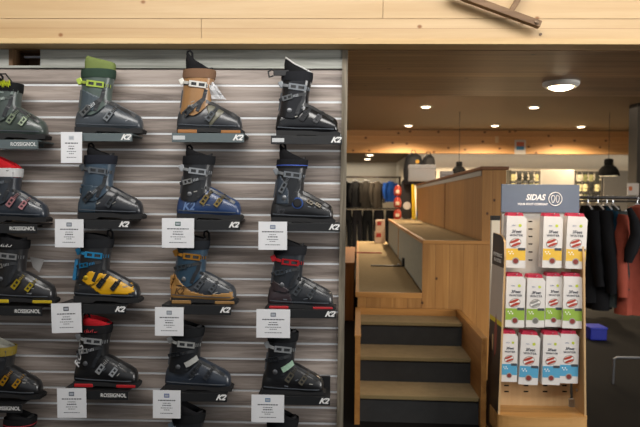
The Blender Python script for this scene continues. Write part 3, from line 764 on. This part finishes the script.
# ------------------------------------------------------------------ lamps
LM = mat('#ffe9c4', .5, em=9)
def downlight(px, py, zc, Y=None, r=.1, label='', watt=60, drop=.02, spot=True, ang=110):
    p = Pz(px, py, zc)
    e = empty('ceiling_downlight', (p.x, p.y, zc), 0, label, 'ceiling light', 'round ceiling lights')
    MB().lathe([(r, 0), (r, -drop*.5), (r*.86, -drop), (r*.70, -drop*.9), (r*.70, -drop*.2)], n=32).build('trim_ring', mat('#d8d4cc', .5), e, smooth=True)
    MB().lathe([(r*.68, -drop*.5), (r*.66, -drop*1.1), (r*.4, -drop*1.5), (0.001, -drop*1.6)], n=32).build('lens', LM, e, smooth=True)
    if spot:
        l = bpy.data.lights.new('lamp', 'SPOT'); l.energy = watt; l.color = (1, .78, .52); l.spot_size = radians(ang if watt < 200 else 158); l.spot_blend = .8; l.shadow_soft_size = .08
        o = bpy.data.objects.new('lamp', l); COL.objects.link(o); o.location = (0, 0, -drop*2.2); o.parent = e
    return e
downlight(561, 82.5, ZS, r=.105, label='large round ceiling light on the near wooden ceiling', watt=45, drop=.03, ang=150)
ZC = 3.0
for px, py, lb in [(426, 106, 'second nearest row, left round ceiling light'), (534, 106.5, 'second nearest row, right round ceiling light'), (408.5, 125, 'far row, left round ceiling light above the knotty beam'), (495, 125, 'far row, middle round ceiling light above the knotty beam'), (581, 126, 'far row, right round ceiling light above the knotty beam')]:
    downlight(px, py, ZC, r=.10, label=lb, watt=1000 if py > 110 else 300)
for px, py, lb in [(370, 154.5, 'nearer of two round lights in the back left recess'), (367.5, 158.5, 'farther of two round lights in the back left recess')]:
    downlight(px, py, zfb+.1, r=.12, label=lb, watt=110, ang=170)
def pendant(px, py_b, Y, r, label, power):
    s_ = Y/F; p = P(px, py_b, Y)
    e = empty('pendant_lamp', (p.x, Y, p.z), 0, label, 'pendant lamp', 'black pendant lamps')
    MB().lathe([(r, 0), (r*.98, r*.25), (r*.86, r*.62), (r*.62, r*.92), (r*.42, r*1.05), (r*.40, r*1.05), (r*.55, r*.86), (r*.80, r*.55), (r*.93, r*.22), (r*.96, 0)], n=32).build('lamp_shade', mat('#050505', .75), e, smooth=True)
    MB().lathe([(r*.42, r*1.0), (r*.42, r*1.55), (r*.34, r*1.65), (r*.1, r*1.7)], n=24).build('socket_cap', mat('#050505', .75), e, smooth=True)
    MB().tube([(0, 0, r*1.65), (0, 0, 3.0-p.z)], .004, 6).build('cord', BLACK, e)
    MB().lathe([(r*.93, .01), (r*.90, .0), (.001, -.0)], n=32).build('diffuser', mat('#ffe6b8', .5, em=2.2), e)
    return e
pendant(608.5, 176, 10.5, .172, 'black dome pendant lamp at the right, above the clothes rack', 20)
pendant(459, 174, 10.5, .125, 'black dome pendant lamp behind the tall wooden cabinet', 10)
# notices on the far beam
q = P(520.5, 147, 13.26)
e = empty('beam_notice', (q.x, 13.285, q.z), 0, 'small white notice with an orange and blue picture on the far beam', 'sign')
MB().box((-.115, -.008, -.15), (.115, .008, .15)).build('notice_board', mat('#c9c6c4', .6), e)
MB().box((-.08, -.011, .02), (.08, -.008, .11)).build('orange_block', mat('#c46a4a', .6), e); MB().box((-.08, -.011, -.06), (.08, -.008, .02)).build('blue_block', mat('#3f7ca8', .6), e)
q = P(497, 139.5, 13.27)
tag(MB().box((-.035, -.05, -.07), (.035, 0, .07), bev=.01).build('wall_sensor', mat('#e6c99a', .5), loc=(q.x, 13.3, q.z)), 'small pale sensor box on the far knotty beam', 'sensor')
# ------------------------------------------------------------------ wooden relic hung on the beam
def bar(mb, p, q, w, t):
    p = Vector(p); q = Vector(q); d = (q-p); L = d.length; ang = math.atan2(d.z, d.x)
    M = Matrix.Translation((p+q)/2) @ Matrix.Rotation(-ang, 4, 'Y')
    mb.box((-L/2, -t/2, -w/2), (L/2, t/2, w/2), bev=.003)
    vs = list(mb.bm.verts)[-24:] if False else None
    return M, L
def barobj(name, p, q, w, t, m_, parent):
    p = Vector(p); q = Vector(q); d = q-p; L = d.length
    mb = MB(); mb.box((-L/2, -t/2, -w/2), (L/2, t/2, w/2), bev=.003)
    mb.bm.transform(Matrix.Translation((p+q)/2) @ Matrix.Rotation(-math.atan2(d.z, d.x), 4, 'Y'))
    return mb.build(name, m_, parent)
yy = 2.79
a = P(450, -8, yy); b = P(540, 25, yy)
e = empty('wooden_frame', (b.x, yy, b.z), 0, 'old brown wooden frame piece hanging on the pale beam at top right', 'wooden frame')
old = wood('#8a6a48', '#5f442a', 'x', .6, fine=1.2)
barobj('rail', a-b, (0, 0, 0), .030, .035, old, e)
c_ = P(510, 13, yy+.0)-b; d_ = P(526, -14, yy+.01)-b
barobj('crosspiece', c_, d_, .022, .03, old, e)
for pp in (P(537, 22, yy-.02)-b,):
    MB().lathe([(.010, 0), (.010, -.004), (.004, -.006)], (pp.x, -.018, pp.z), 14, 'y').build('bolt', mat('#6d5a48', .4, .7), e)
MB().tube([(0-.06, .018, .03), (-.06, .054, .03)], .006, 6).build('hook', STEEL, e)
q = P(541, 34, 2.84); tag(MB().lathe([(.006, 0), (.006, -.004)], (0, 0, 0), 12, 'y').build('screw_head', mat('#5c4a3c', .5, .5), loc=(q.x, 2.846, q.z)), 'small dark screw head in the pale beam below the wooden frame', 'screw')
# ------------------------------------------------------------------ insole display stand
YK, YFR = 4.06, 3.88
sx0, sx1 = P(498.5, 300, YFR).x, P(588.5, 300, YFR).x
st = empty('display_stand', ((sx0+sx1)/2, YK, 0), 0, 'birch plywood insole display stand with a blue-grey header lettered SIDAS', 'display stand')
hw = (sx1-sx0)/2; ply = wood('#c7a67a', '#b08d60', 'z', .5, fine=.6, contrast=.7); plye = wood('#b98a52', '#95683a', 'z', .55, fine=1.2)
zt_ = P(540, 184.5, YK).z; zh = P(540, 212.5, YK).z
dy = YFR-YK
cx = (sx0+sx1)/2
wpx = lambda px, py, Y: P(px, py, Y).x-cx
hdr = MB().box((wpx(501.5, 200, YK-.03), -.03, zh), (wpx(579.5, 200, YK-.03), -.012, zt_), bev=.002).build('header', mat('#5b6679', .5), st)
hx = wpx(536, 198, YK-.03)
wt = mat('#e6e7ea', .5)
text('SIDAS', .052, (wpx(535.2, 198, YK-.03), -.0315, P(540, 197.6, YK-.03).z), wt, hdr, shear=.25, bold=.0014, xs=.9)
text('YOUR FOOT COMPANY', .0185, (wpx(532.5, 204, YK-.03), -.0315, P(540, 204.3, YK-.03).z), wt, hdr, shear=.15, bold=.0006, xs=.95)
cxx, czz = wpx(555.2, 198, YK-.03), P(554, 199, YK-.03).z
ring = MB(); ring.tube([(cxx+.042*cos(2*pi*k/32), -.0325, czz+.042*sin(2*pi*k/32)) for k in range(32)], .0028, 6, closed=True)
for sg in (-1, 1):                            # two little footprints in the ring
    pts = [(cxx+sg*(.006+.012*(1-cos(2*pi*k/20))/1.3*(1 if k < 20 else 1)), -.0325, czz+.0+.021*sin(2*pi*k/20)*(1)) for k in range(20)]
    ring.tube([(cxx+sg*(.0145)+.0105*cos(2*pi*k/20)*(1+.25*sin(2*pi*k/20)), -.0325, czz+.023*sin(2*pi*k/20)) for k in range(20)], .0022, 5, closed=True)
ring.build('emblem', wt, hdr)
# back board: upper part white, lower part ply
MB().box((wpx(502, 200, YK), -.01, P(540, 335, YK).z), (hw-.046, .012, zh+.02)).build('white_back_board', mat('#cfc9c0', .6), st)
MB().box((-hw+.012, -.012, .12), (hw-.040, .012, P(540, 335, YK).z)).build('back_board', ply, st)
zside = P(587, 238, YFR).z
for sg, nm in ((-1, 'left'), (1, 'right')):
    xx = sg*hw
    bk_ = .10 if sg < 0 else 0
    pr = [(bk_, 0), (-.19, 0), (-.19, zside-.12), (-.17, zside-.03), (-.13, zside), (-.07, zside+.01), (bk_, zside+.015)]
    b = MB(); t0, t1 = (xx-.012, xx) if sg > 0 else (xx, xx+.012)
    tp = lambda z: -sg*.032*z/1.27
    b.loft([[Vector((t0+tp(z), y, z)) for y, z in pr], [Vector((t1+tp(z), y, z)) for y, z in pr]])
    sp_ = b.build('side_panel', ply, st)
    if sg < 0:                                # printed outer face
        def pan(y0, y1, z0, z1, c, nm2, slope=0, prof=None):
            pts = prof or [(y0, z0), (y1, z0+slope), (y1, z1+slope), (y0, z1)]
            MB().loft([[Vector((xx-.0015+tp(z), y, z)) for y, z in pts], [Vector((xx+tp(z), y, z)) for y, z in pts]]).build(nm2, mat(c, .4), sp_)
        zm = P(500, 268, YFR).z; zy = P(500, 322, YFR).z
        pan(0, 0, 0, 0, '#222022', 'black_print', prof=[(-.189, zm), (-.189, zside-.12), (-.17, zside-.032), (-.13, zside-.002), (-.07, zside+.008), (.10, zside+.013), (.10, zm)])
        pan(-.189, .10, zy, zm-.001, '#b5aaa0', 'pale_print'); pan(-.189, .10, zy-.03, zy-.001, '#d3bf1c', 'yellow_print'); pan(-.189, .10, .02, zy-.031, '#2a2221', 'photo_print')
        M_ = Matrix.Rotation(-pi/2, 4, 'Z')
        for j, tx in enumerate(('PERFORMANCE', 'IS A CHOICE')):
            text(tx, .034, (xx-.0035+tp(zm+.05), -.045, zm+.07-j*.035), mat('#d5d0c8', .5), sp_, rot=M_, bold=.0005, xs=.9)
        pts = [(-.06, .9), (-.03, .8), (-.05, .62), (-.09, .66), (-.1, .8)]
        MB().loft([[Vector((xx-.0025+tp(z-.12), y, z-.12)) for y, z in pts], [Vector((xx-.0014+tp(z-.12), y, z-.12)) for y, z in pts]]).build('red_print', mat('#7c2e22', .5), sp_)
# slots
sm = mat('#2a2420', .8)
for (cxp, rows_) in ((530.5, (221.5, 229, 236.5, 244, 252, 260)), (565, (221, 260))):
    b = MB()
    for py in rows_:
        q = P(cxp, py, YK-.012); b.box((q.x-cx-.013, -.0115, q.z-.004), (q.x-cx+.013, -.0098, q.z+.004), bev=.0005)
    b.build('slot_row', sm, st)
for py in (385.5, 391.5):
    b = MB()
    for cxp in (506.5, 526, 545, 564.5):
        q = P(cxp, py, YK-.012); b.box((q.x-cx-.015, -.0135, q.z-.0045), (q.x-cx+.015, -.0118, q.z+.0045), bev=.0005)
    b.build('slot_row', sm, st)
# base tray with bowed front
zb_ = P(545, 420, 3.78).z
pts = [(-hw+.0, 0), (hw-.0, 0), (hw-.0, -.19)] + [(hw*cos(a), -.19-.05*sin(a)) for a in [pi*k/14 for k in range(0, 15)]] + [(-hw, -.18)]
MB().loft([[Vector((x, y, .0)) for x, y in pts], [Vector((x, y, zb_)) for x, y in pts]]).build('base_tray', wood('#c99a5e', '#a97c44', 'x', .5, fine=.6), st)
MB().tube([(hw-.014, -.07, .30), (hw-.022, -.07, .30)], .012, 12).box((hw-.05, -.03, zb_), (hw-.014, -.012, zb_+.05)).build('bracket', STEEL, st)
# hooks and packs
def pack(px, py0, px1, py1, Y, colr, label, hookrow, grey=False, tilt=0):
    a = P(px, py0, Y); b = P(px1, py1, Y); w, h = b.x-a.x, a.z-b.z
    e = empty('insole_pack', ((a.x+b.x)/2, Y, a.z), 0, label, 'insole pack', 'hanging insole packs on the plywood stand')
    e.rotation_euler = (0, radians(tilt), 0)
    pr = [(-w/2, -h), (w/2, -h), (w/2, -.035), (w*.32, 0), (-w*.5, 0)]
    MB().prism([(-w/2, -h), (w/2, -h), (w/2, -.030), (w*.36, -.012), (-w/2, -.012)], 0, .035).build('box_body', mat('#d9d4cf', .6), e)
    MB().prism([(-w*.5, -.0125), (w*.36, -.0125), (w*.30, .008), (-w*.42, .008)], 0.004, .031).build('hanging_tab', mat('#b3213f', .5), e)
    MB().box((-w/2+.001, -.0008, -h*.86), (w/2-.001, 0, -h*.64), bev=0).build('colour_band', mat(colr, .6), e)
    # wave-topped white gap with the small photo
    MB().lathe([(w*.18, -.0016), (w*.18, -.0006)], (-.0, 0, -h*.87), 18, 'y').build('photo_rim', mat('#9a958e', .6), e); MB().lathe([(w*.13, -.0022), (w*.13, -.0012)], (-.0, 0, -h*.87), 18, 'y').build('round_photo', mat('#7d2a24' if not grey else '#6a6862', .6), e)
    pts = [(w*.25*cos(t), w*.16*sin(t)) for t in [2*pi*k/24 for k in range(24)]]
    R = Matrix.Rotation(radians(-22), 4, 'Y'); T = Matrix.Translation((-w*.04, 0, -h*.535))
    MB().prism([(x*1.25, z*1.45) for x, z in pts], -.0012, 0, T @ R).build('photo_ring', mat('#8d8780', .6), e)
    MB().prism([(x*1.1, z*1.2) for x, z in pts], -.0018, 0, T @ R).build('photo_field', mat('#e6e2dc', .6), e)
    b2 = MB(); c_ = '#a83a26' if not grey else '#8d8b86'
    b2.prism([(x*1.0, z*.42+w*.10) for x, z in pts], -.004, 0, T @ R); b2.prism([(x*1.0, z*.42-w*.09) for x, z in pts], -.004, 0, T @ R)
    b2.build('insole_photo', mat(c_, .5), e)
    text('3Feet', .024*w/.11, (0, -.0012, -h*.325), mat('#3a3f4a', .6), e, shear=.2, bold=.0006)
    text('WINTER', .017*w/.11, (0, -.0012, -h*.395), mat('#3a3f4a', .6), e, bold=.0004, spacing=1.2)
    MB().lathe([(w*.08, -.0012), (w*.08, -.0002)], (w*.18, 0, -h*.21), 14, 'y').build('green_dot', mat('#b9c83a', .6), e)
    text('sidas', .012, (-w*.15, -.0012, -h*.21), mat('#4a5f90', .6), e)
    MB().box((w*.10, -.0012, -h*.675), (w*.47, -.0006, -h*.625)).build('dark_flag', mat('#3a3f46', .6), e)
    bw = MB()                                 # white leaf pattern on the band
    for k in range(4): bw.lathe([(w*.035, -.0016), (w*.035, -.0007)], (-w*.36+k*w*.075, 0, -h*(.70+.035*(k % 2))), 8, 'y')
    bw.build('leaf_print', mat('#efeee6', .6), e)
    bk = copy_tree(e); bk.location = e.location+Vector((0, .042, .001)); bk['label'] = label.replace(' with a grey insole picture', ', grey picture').replace(' with red picture', '')+', pack behind on its hook'
    # hook carrying it belongs to the stand
    q = a
    hk = MB().tube([(e.location.x-cx, -.005, a.z+.0), (e.location.x-cx, Y-YK+.0, a.z+.0), (e.location.x-cx, Y-YK-.02, a.z+.006)], .0025, 6)
    hk.build('hook', mat('#8e8e8c', .3, .8), st)
Yl, Gr, Bl = '#e0b43c', '#8cab3c', '#4f9cc0'
for args in [
 (507, 214, 526, 268, 3.90, Yl, 'yellow-banded insole pack, left in the top row'),
 (544, 214.5, 562.5, 268, 3.90, Yl, 'yellow-banded insole pack, middle of the top row'),
 (568, 214.5, 587, 269, 3.885, Yl, 'yellow-banded insole pack, right in the top row'),
 (506.5, 274.5, 525, 327.5, 3.90, Gr, 'green-banded insole pack, leftmost in the middle row'),
 (527.5, 276, 545, 327.5, 3.90, Gr, 'green-banded insole pack with a grey insole picture, middle row'),
 (546.5, 274.5, 562.5, 327, 3.91, Gr, 'green-banded insole pack with red picture, third in the middle row'),
 (564, 274.5, 582.5, 328.5, 3.89, Gr, 'green-banded insole pack, rightmost in the middle row'),
 (502.5, 332, 517.5, 382, 3.90, Bl, 'blue-banded insole pack, leftmost in the bottom row'),
 (521.5, 333, 540, 385, 3.90, Bl, 'blue-banded insole pack, second in the bottom row'),
 (543.5, 333, 560.5, 385, 3.90, Bl, 'blue-banded insole pack, third in the bottom row'),
 (561, 332, 578.5, 383.5, 3.90, Bl, 'blue-banded insole pack, rightmost in the bottom row')]:
    pack(*args, 0, grey=('grey' in args[6]), tilt={521.5: 2.5, 544: 1, 568: 2}.get(args[0], .8))
# slim dark-topped panel behind the stand's left side
a = P(491.5, 216, 4.5); b = P(499, 300, 4.5)
e = empty('poster_board', ((a.x+b.x)/2, 4.5, 0), 0, 'slim white board with a dark top just behind the plywood stand', 'board')
MB().box((-(b.x-a.x)/2, 0, .0), ((b.x-a.x)/2, .03, a.z), bev=.003).build('board', mat('#dcd6c8', .6), e)
MB().box((-(b.x-a.x)/2-.002, -.003, a.z-.03), ((b.x-a.x)/2+.002, .031, a.z+.003)).build('top_cap', BLACK, e)
# ------------------------------------------------------------------ clothes
def garment(name, loc_, w, h, rz, colr, label, cat, group=None, hood=False, sleeve=True, c2=None, fold=.02, seed=0, hanger=True, swing=0, hooktop=.09):
    """hanging jacket; its hanger hook is at the origin, the garment drops below"""
    rnd = random.Random(seed); e = empty(name, loc_, rz, label, cat, group)
    m1 = mat(colr, .8, noise=.3); N = 28
    rings = []
    for i in range(14):
        t = i/13
        ww = w*(.14+.36*min(1, t*6)**.5)*(1-.06*sin(pi*t)) if t < .2 else w*(.47+.03*cos(t*5))
        dd = .05+.05*min(1, t*3)
        ring = []
        for k in range(N):
            a = 2*pi*k/N
            f = 1+fold/dd*.7*t*sin(a*7+seed)+fold/dd*.3*sin(a*11+t*5)
            ring.append(Vector((ww*cos(a)+swing*t, dd*sgp(sin(a), .8)*f, -hooktop-h*t)))
        rings.append(ring)
    MB().loft(rings).build('body', m1, e, smooth=True)
    if sleeve:
        for s_ in (-1, 1):
            pts = [(s_*w*.40, 0, -hooktop-.06), (s_*w*.52, -.01, -hooktop-.20), (s_*w*.57+rnd.uniform(-.02, .02), -.04, -hooktop-h*.5), (s_*w*.55, -.06, -hooktop-h*.82)]
            P_ = []
            for j in range(len(pts)-1):
                for q in range(4): P_.append(Vector(pts[j]).lerp(Vector(pts[j+1]), q/4))
            P_.append(Vector(pts[-1])); n_ = len(P_)
            MB().tube(P_, [.075-.035*j/(n_-1)+.004*sin(j*2.1) for j in range(n_)], 12).build('sleeve', m1 if not c2 else mat(c2, .8), e, smooth=True)
    if hood:
        MB().lathe([(.02, -hooktop-.11), (.10, -hooktop-.08), (.115, -hooktop-.03), (.10, -hooktop+.02), (.05, -hooktop+.04), (.01, -hooktop+.045)], (0, -.04, 0), 16).build('hood', m1, e, smooth=True)
    if c2: MB().box((-.008, -.115, -hooktop-h*.97), (.008, -.085, -hooktop-.05)).build('zip', mat(c2, .5), e)
    if hanger:
        MB().tube([(0, 0, -.05), (0, 0, -.02), (.014, 0, .0), (0, 0, .016), (-.012, 0, .008)], .004, 6).build('hanger_hook', STEEL, e)
        MB().tube([(-w*.42, 0, -hooktop-.025), (0, 0, -.05), (w*.42, 0, -hooktop-.025)], .007, 6).build('hanger', mat('#c3c6cc', .5), e)
    return e
# back left recess: rail with jackets, lower rail with dark trousers
YJ = 17.0; s17 = YJ/F
zr = P(370, 178, YJ).z
r = empty('clothes_rail', (P(345, 178, YJ).x, YJ, 0), 0, 'long dark upper clothes rail against the back left wall', 'clothes rail')
MB().box((-2.5, -.02, zr+.0), (1.6, .02, zr+.045)).build('rail', mat('#2e221b', .6), r)
for x in (-2.3, 0, 1.5): MB().box((x-.03, .03, 0), (x+.03, .07, zr+.05)).build('upright', mat('#2e221b', .6), r)
MB().tube([(-2.5, 0, 1.28), (1.6, 0, 1.28)], .018, 8).build('lower_rail', mat('#2e221b', .6), r)
for i, (px, c_, lb) in enumerate([(345, '#1b1c1f', 'black jacket, leftmost on the back rail by the slat wall'), (355.5, '#26272a', 'charcoal jacket second from left on the back rail'), (366, '#3a3734', 'dark grey jacket on the back rail left of the brown-grey one'), (377, '#565049', 'brown-grey jacket on the back rail left of the blue one'), (390.5, '#2b5fc0', 'bright blue jacket hanging on the back rail')]):
    garment('jacket', (P(px, 179, YJ).x, YJ-.05, zr), .33, .72 if i < 4 else .56, radians(20), c_, lb, 'jacket', 'jackets on the back left rail', hood=False, seed=i, fold=.015)
for i, px in enumerate((347, 357.5, 368, 379, 391)):
    e = empty('trousers', (P(px, 179, YJ).x, YJ-.05, 1.262), 0, 'black ski trousers, %s on the lower back rail' % ['leftmost', 'second from left', 'third from left', 'fourth from left', 'rightmost'][i], 'trousers', 'dark trousers on the lower back rail')
    m1 = mat(['#1f2124', '#2b2b30', '#1d1f22', '#29272c', '#1e1f24'][i], .8)
    MB().loft([[Vector((w_*cos(2*pi*k/20), .06*sin(2*pi*k/20), z)) for k in range(20)] for w_, z in ((.13, -.02), (.135, -.1), (.145, -.25), (.14, -.32))]).build('waist', m1, e, smooth=True)
    for s_ in (-1, 1): MB().tube([(s_*.07, 0, -.28), (s_*.075, 0, -.6), (s_*.08, -.01, -.9), (s_*.082, -.01, -1.08)], [.075, .068, .062, .06], 12).build('trouser_leg', m1, e, smooth=True)
    MB().tube([(0, 0, -.03), (0, 0, .0), (.014, 0, .02), (0, 0, .036)], .005, 6).build('hanger_hook', STEEL, e)
# right: nearer rack of dark clothes with a salmon jacket
YR = 5.3
rk = empty('clothes_rack', (P(610, 200, YR).x, YR, 0), 0, 'chrome clothes rack with a low foot bar at the right edge', 'clothes rack')
zk = P(610, 197.5, YR).z; X0 = P(578, 198, YR).x-rk.location.x; X1 = .95
MB().tube([(X0-.02, 0, zk), (X1, 0, zk)], .013, 10).build('rail', mat('#4b4a4a', .3, .8), rk)
xp = .62
MB().tube([(X0+.0, .12, .0), (X0+.0, .12, zk-.02), (X0, 0, zk)], .014, 10).build('post', mat('#3a3a3c', .3, .8), rk)
MB().tube([(X1-.02, 0, .0), (X1-.02, 0, zk)], .014, 10).build('post', mat('#77797c', .3, .8), rk)
q = P(614, 357.5, YR-.12); q2 = P(613, 371, YR-.12)
MB().tube([(q2.x-rk.location.x, -.12, 0.0), (q.x-rk.location.x, -.12, q.z-.01), (q.x+.02-rk.location.x, -.12, q.z), (X1, -.12, q.z)], .011, 8).build('foot_bar', mat('#8a8c90', .3, .8), rk)
for i, (px, w, h, c_, lb, dz, hd) in enumerate([
   (589, .36, .80, '#0e0e11', 'black jacket at the left end of the right clothes rack', 0, 0), (599, .40, .86, '#101013', 'long black jacket, second from left on the right rack', 0, 0),
   (608, .30, .70, '#17394c', 'dark teal jacket between the black ones on the right rack', 0, 0), (614, .30, .84, '#3d4240', 'grey-green garment just left of the salmon jacket', 0, 0)]):
    garment('jacket', (P(px, 198, YR).x, YR+.02+.0*i, zk), w, h, radians([80, 82, 84, 86][i]), c_, lb, 'jacket', 'dark clothes on the right rack', seed=20+i, hooktop=.07)
g1 = garment('jacket', (P(634, 198, YR-.0).x, YR-.0, zk), .42, .86, radians(28), '#9a4c3d', 'salmon red hooded jacket on the right rack', 'jacket', seed=40, hooktop=.10, hood=True, c2=None, fold=.03)
g1.location.y = YR-.06
garment('jacket', (P(655, 198, YR).x, YR-.05, zk), .5, .95, radians(70), '#17171a', 'black jacket right of the salmon one at the photo edge', 'jacket', 'dark clothes on the right rack', seed=41)
# strap over the salmon jacket
a = P(632, 215, 5.0); b = P(628, 262, 5.0)
cs = MB().tube([P(629, 208, 5.02), P(634, 220, 5.0), P(637, 235, 5.0), P(631, 250, 5.0), P(628, 262, 5.02)], [.02, .035, .05, .05, .03], 10).build('glove', mat('#1b1b1e', .8), smooth=True)
tag(cs, 'black ski glove hanging over the salmon jacket', 'glove')
q = P(595, 331, 6.9); e = empty('storage_crate', (q.x, 6.9, 0), 0, 'blue plastic crate on the floor beyond the display stand', 'crate')
MB().box((-.09, -.1, 0), (.09, .12, .13), bev=.01).build('crate_body', mat('#1f2fb0', .4), e); MB().box((-.097, -.107, .115), (.097, .127, .14), bev=.006).build('rim', mat('#2434b8', .4), e)
# back right: glove and goggle wall, grey panels, shelf
YG = 13.6; sg_ = YG/F
gr = empty('wall_rack', (P(560, 190, YG).x, 13.9, 0), 0, 'slim black accessory rack on the far right wall', 'wall rack')
zz = [P(560, py, YG).z for py in (171.5, 181, 191)]
for z_ in zz: MB().tube([(P(510, 190, YG).x-gr.location.x, -.25, z_), (P(613, 190, YG).x-gr.location.x, -.25, z_)], .014, 6).build('rail', mat('#3c3a34', .5), gr)
for px in (511, 576, 612): MB().box((P(px, 190, YG).x-gr.location.x-.02, -.24, 0), (P(px, 190, YG).x-gr.location.x+.02, .04, zz[0]+.03)).build('upright', mat('#3c3a34', .5), gr)
cols = ['#6f7350', '#8a8a64', '#3a3c36', '#a5a078', '#55583f', '#2c2d2b', '#2c2d2b', '#c2bc92', '#3a3c36', '#6d6e60', '#8a8468', '#b5b19c']
gp = empty('ski_glove', (0, 0, 0), 0, 'x', 'glove', 'gloves hanging on the far rack')
b = MB(); b.box((-.045, -.02, -.13), (.045, .02, 0), bev=.015)
for k in range(4): b.tube([(-.034+k*.023, 0, -.12), (-.036+k*.024, 0, -.18-.012*(k in (1, 2)))], .011, 6)
b.tube([(.04, 0, -.07), (.066, 0, -.12)], [.014, .011], 6)
gb = b.build('glove_body', mat(cols[0]), gp, smooth=True); cf = MB().box((-.052, -.026, -.035), (.052, .026, .03), bev=.01).build('cuff', mat('#2a2a28'), gp)
first = True; rnd = random.Random(8)
names_c = {'#6f7350': 'olive', '#8a8a64': 'khaki', '#3a3c36': 'charcoal', '#a5a078': 'sand', '#55583f': 'moss green', '#2c2d2b': 'black', '#c2bc92': 'cream', '#6d6e60': 'grey', '#8a8468': 'tan', '#b5b19c': 'pale grey'}
for ri, z_ in enumerate(zz):
    i = 0; px = 513.5
    while px < 611:
        if not (541 < px < 574 and True):
            c_ = rnd.choice(cols); o = gp if first else copy_tree(gp); first = False
            o.location = (P(px, 190, YG).x, 13.63, z_-.03)
            o['label'] = '%s ski glove in the %s row of the far glove rack' % (names_c[c_], ['top', 'middle', 'bottom'][ri])
            kid = [x for x in bpy.data.objects if x.parent == o and x.name.startswith('glove_body')][0]
            kid.data = kid.data.copy(); kid.data.materials[0] = mat(c_, .8)
        px += 6.0; i += 1
for (x0_, y0_, x1_, y1_, Y_, lb) in [(541, 169.5, 574, 199, 12.6, 'plain grey panel in the middle of the glove rack'), (604, 170.5, 635.5, 214, 11.4, 'plain grey panel behind the black pendant lamp')]:
    a = P(x0_, y0_, Y_); b = P(x1_, y1_, Y_)
    e = empty('room_divider', ((a.x+b.x)/2, Y_, 0), 0, lb, 'panel', 'grey display panels')
    w2 = (b.x-a.x)/2
    MB().box((-w2, 0, b.z), (w2, .03, a.z), bev=.003).build('panel', mat('#98948c', .7), e)
    for s_ in (-1, 1): MB().box((s_*w2-.02, .03, 0), (s_*w2+.02, .07, a.z-.03)).build('leg', mat('#3a3836', .6), e)
a = P(637, 155, 9.5); tag(MB().box((0, 0, 0), (.28, .28, 3.0)).build('trim_7', mat('#26231f', .7), loc=(a.x, 9.5, 0)), kind='structure')
q = P(637, 189, 9.3); e = empty('picture_sign', (q.x, 9.45, q.z), 0, 'small white sign with an orange picture on the dark post', 'sign')
MB().box((-.07, 0, -.09), (.10, .012, .09)).build('sign_board', mat('#c6c4c4', .6), e); MB().box((-.05, -.003, -.02), (.0, 0, .04)).build('orange_picture', mat('#c06a3c', .6), e)
# second, farther rack filling the dark lower right and the space behind the stand
YF = 8.6; zf = P(600, 201, YF).z
r2 = empty('clothes_rack', (P(600, 200, YF).x, YF, 0), 0, 'farther dark clothes rack behind the display stand', 'clothes rack')
XA, XB = P(505, 200, YF).x-r2.location.x, P(660, 200, YF).x-r2.location.x
MB().tube([(XA, 0, zf), (XB, 0, zf)], .014, 8).build('rail', mat('#3a3a3c', .4, .7), r2)
for x in (XA+.02, XB-.02): MB().tube([(x, 0, 0), (x, 0, zf)], .014, 8).build('post', mat('#3a3a3c', .4, .7), r2)
for i in range(4):
    px = (573, 588, 603, 642)[i]
    c_ = ['#8c2a28', '#1b2430', '#222a28', '#3b2226'][i]
    nm_ = {'#1a1b1e': 'black', '#202226': 'charcoal', '#17181a': 'black', '#3b2226': 'dark wine', '#1b2430': 'navy', '#1d1e20': 'black', '#222a28': 'dark green', '#8c2a28': 'red'}[c_]
    garment('coat', (P(px, 200, YF).x, YF, zf), .42, .98+.03*(i % 3), radians(88), c_, '%s coat on the farther clothes rack' % nm_, 'coat', 'coats on the farther rack', seed=60+i, hooktop=.07)
# ------------------------------------------------------------------ light
def area(loc_, rot, sx_, sy_, e, c=(1, 1, 1)):  # used for window daylight and for the added fills
    l = bpy.data.lights.new('daylight_and_fill', 'AREA'); l.shape = 'RECTANGLE'; l.size = sx_; l.size_y = sy_; l.energy = e; l.color = c
    o = bpy.data.objects.new('daylight_and_fill', l); COL.objects.link(o); o.location = loc_; o.rotation_euler = rot; return o
h_ = area((.6, .5, 3.5), (radians(80), 0, 0), 6.0, .8, 118, (1, .965, .92)); h_.data.spread = radians(125)
area((.0, -3.6, 2.6), (radians(88), 0, 0), 9, 2.6, 14, (.97, .98, 1))
a_ = area((6.2, .6, 1.8), (radians(88), 0, radians(52)), 3, 2.4, 115, (1, .98, .95)); a_.data.spread = radians(110)  # added light turned on the display stand, only grazing the slat wall
area((3.2, 8.0, 2.95), (0, 0, 0), 6, 5, 130, (1, .84, .64))  # added warm fill under the back ceiling, no fixture there
area((-5.2, 8.5, 1.5), (radians(90), 0, radians(-90)), 6, 1.6, 130, (1, .93, .84))
area((5.3, 13.72, zfb+.09), (radians(10), 0, 0), 7, .15, 10, (1, .92, .8))  # added hidden wash to brighten the back wall behind the far beam
area((-.2, 17.9, zfb+.09), (radians(0), 0, 0), 3.4, .15, 12, (1, .93, .82))  # added hidden wash for the recess wall above the jackets

W = bpy.data.worlds.new('world'); S.world = W; W.use_nodes = True
W.node_tree.nodes['Background'].inputs[0].default_value = (.9, .94, 1, 1); W.node_tree.nodes['Background'].inputs[1].default_value = .35
vs = S.view_settings; vs.view_transform = 'Standard'; vs.look = 'None'; vs.exposure = -0.2; vs.gamma = 1; vs.use_curve_mapping = False
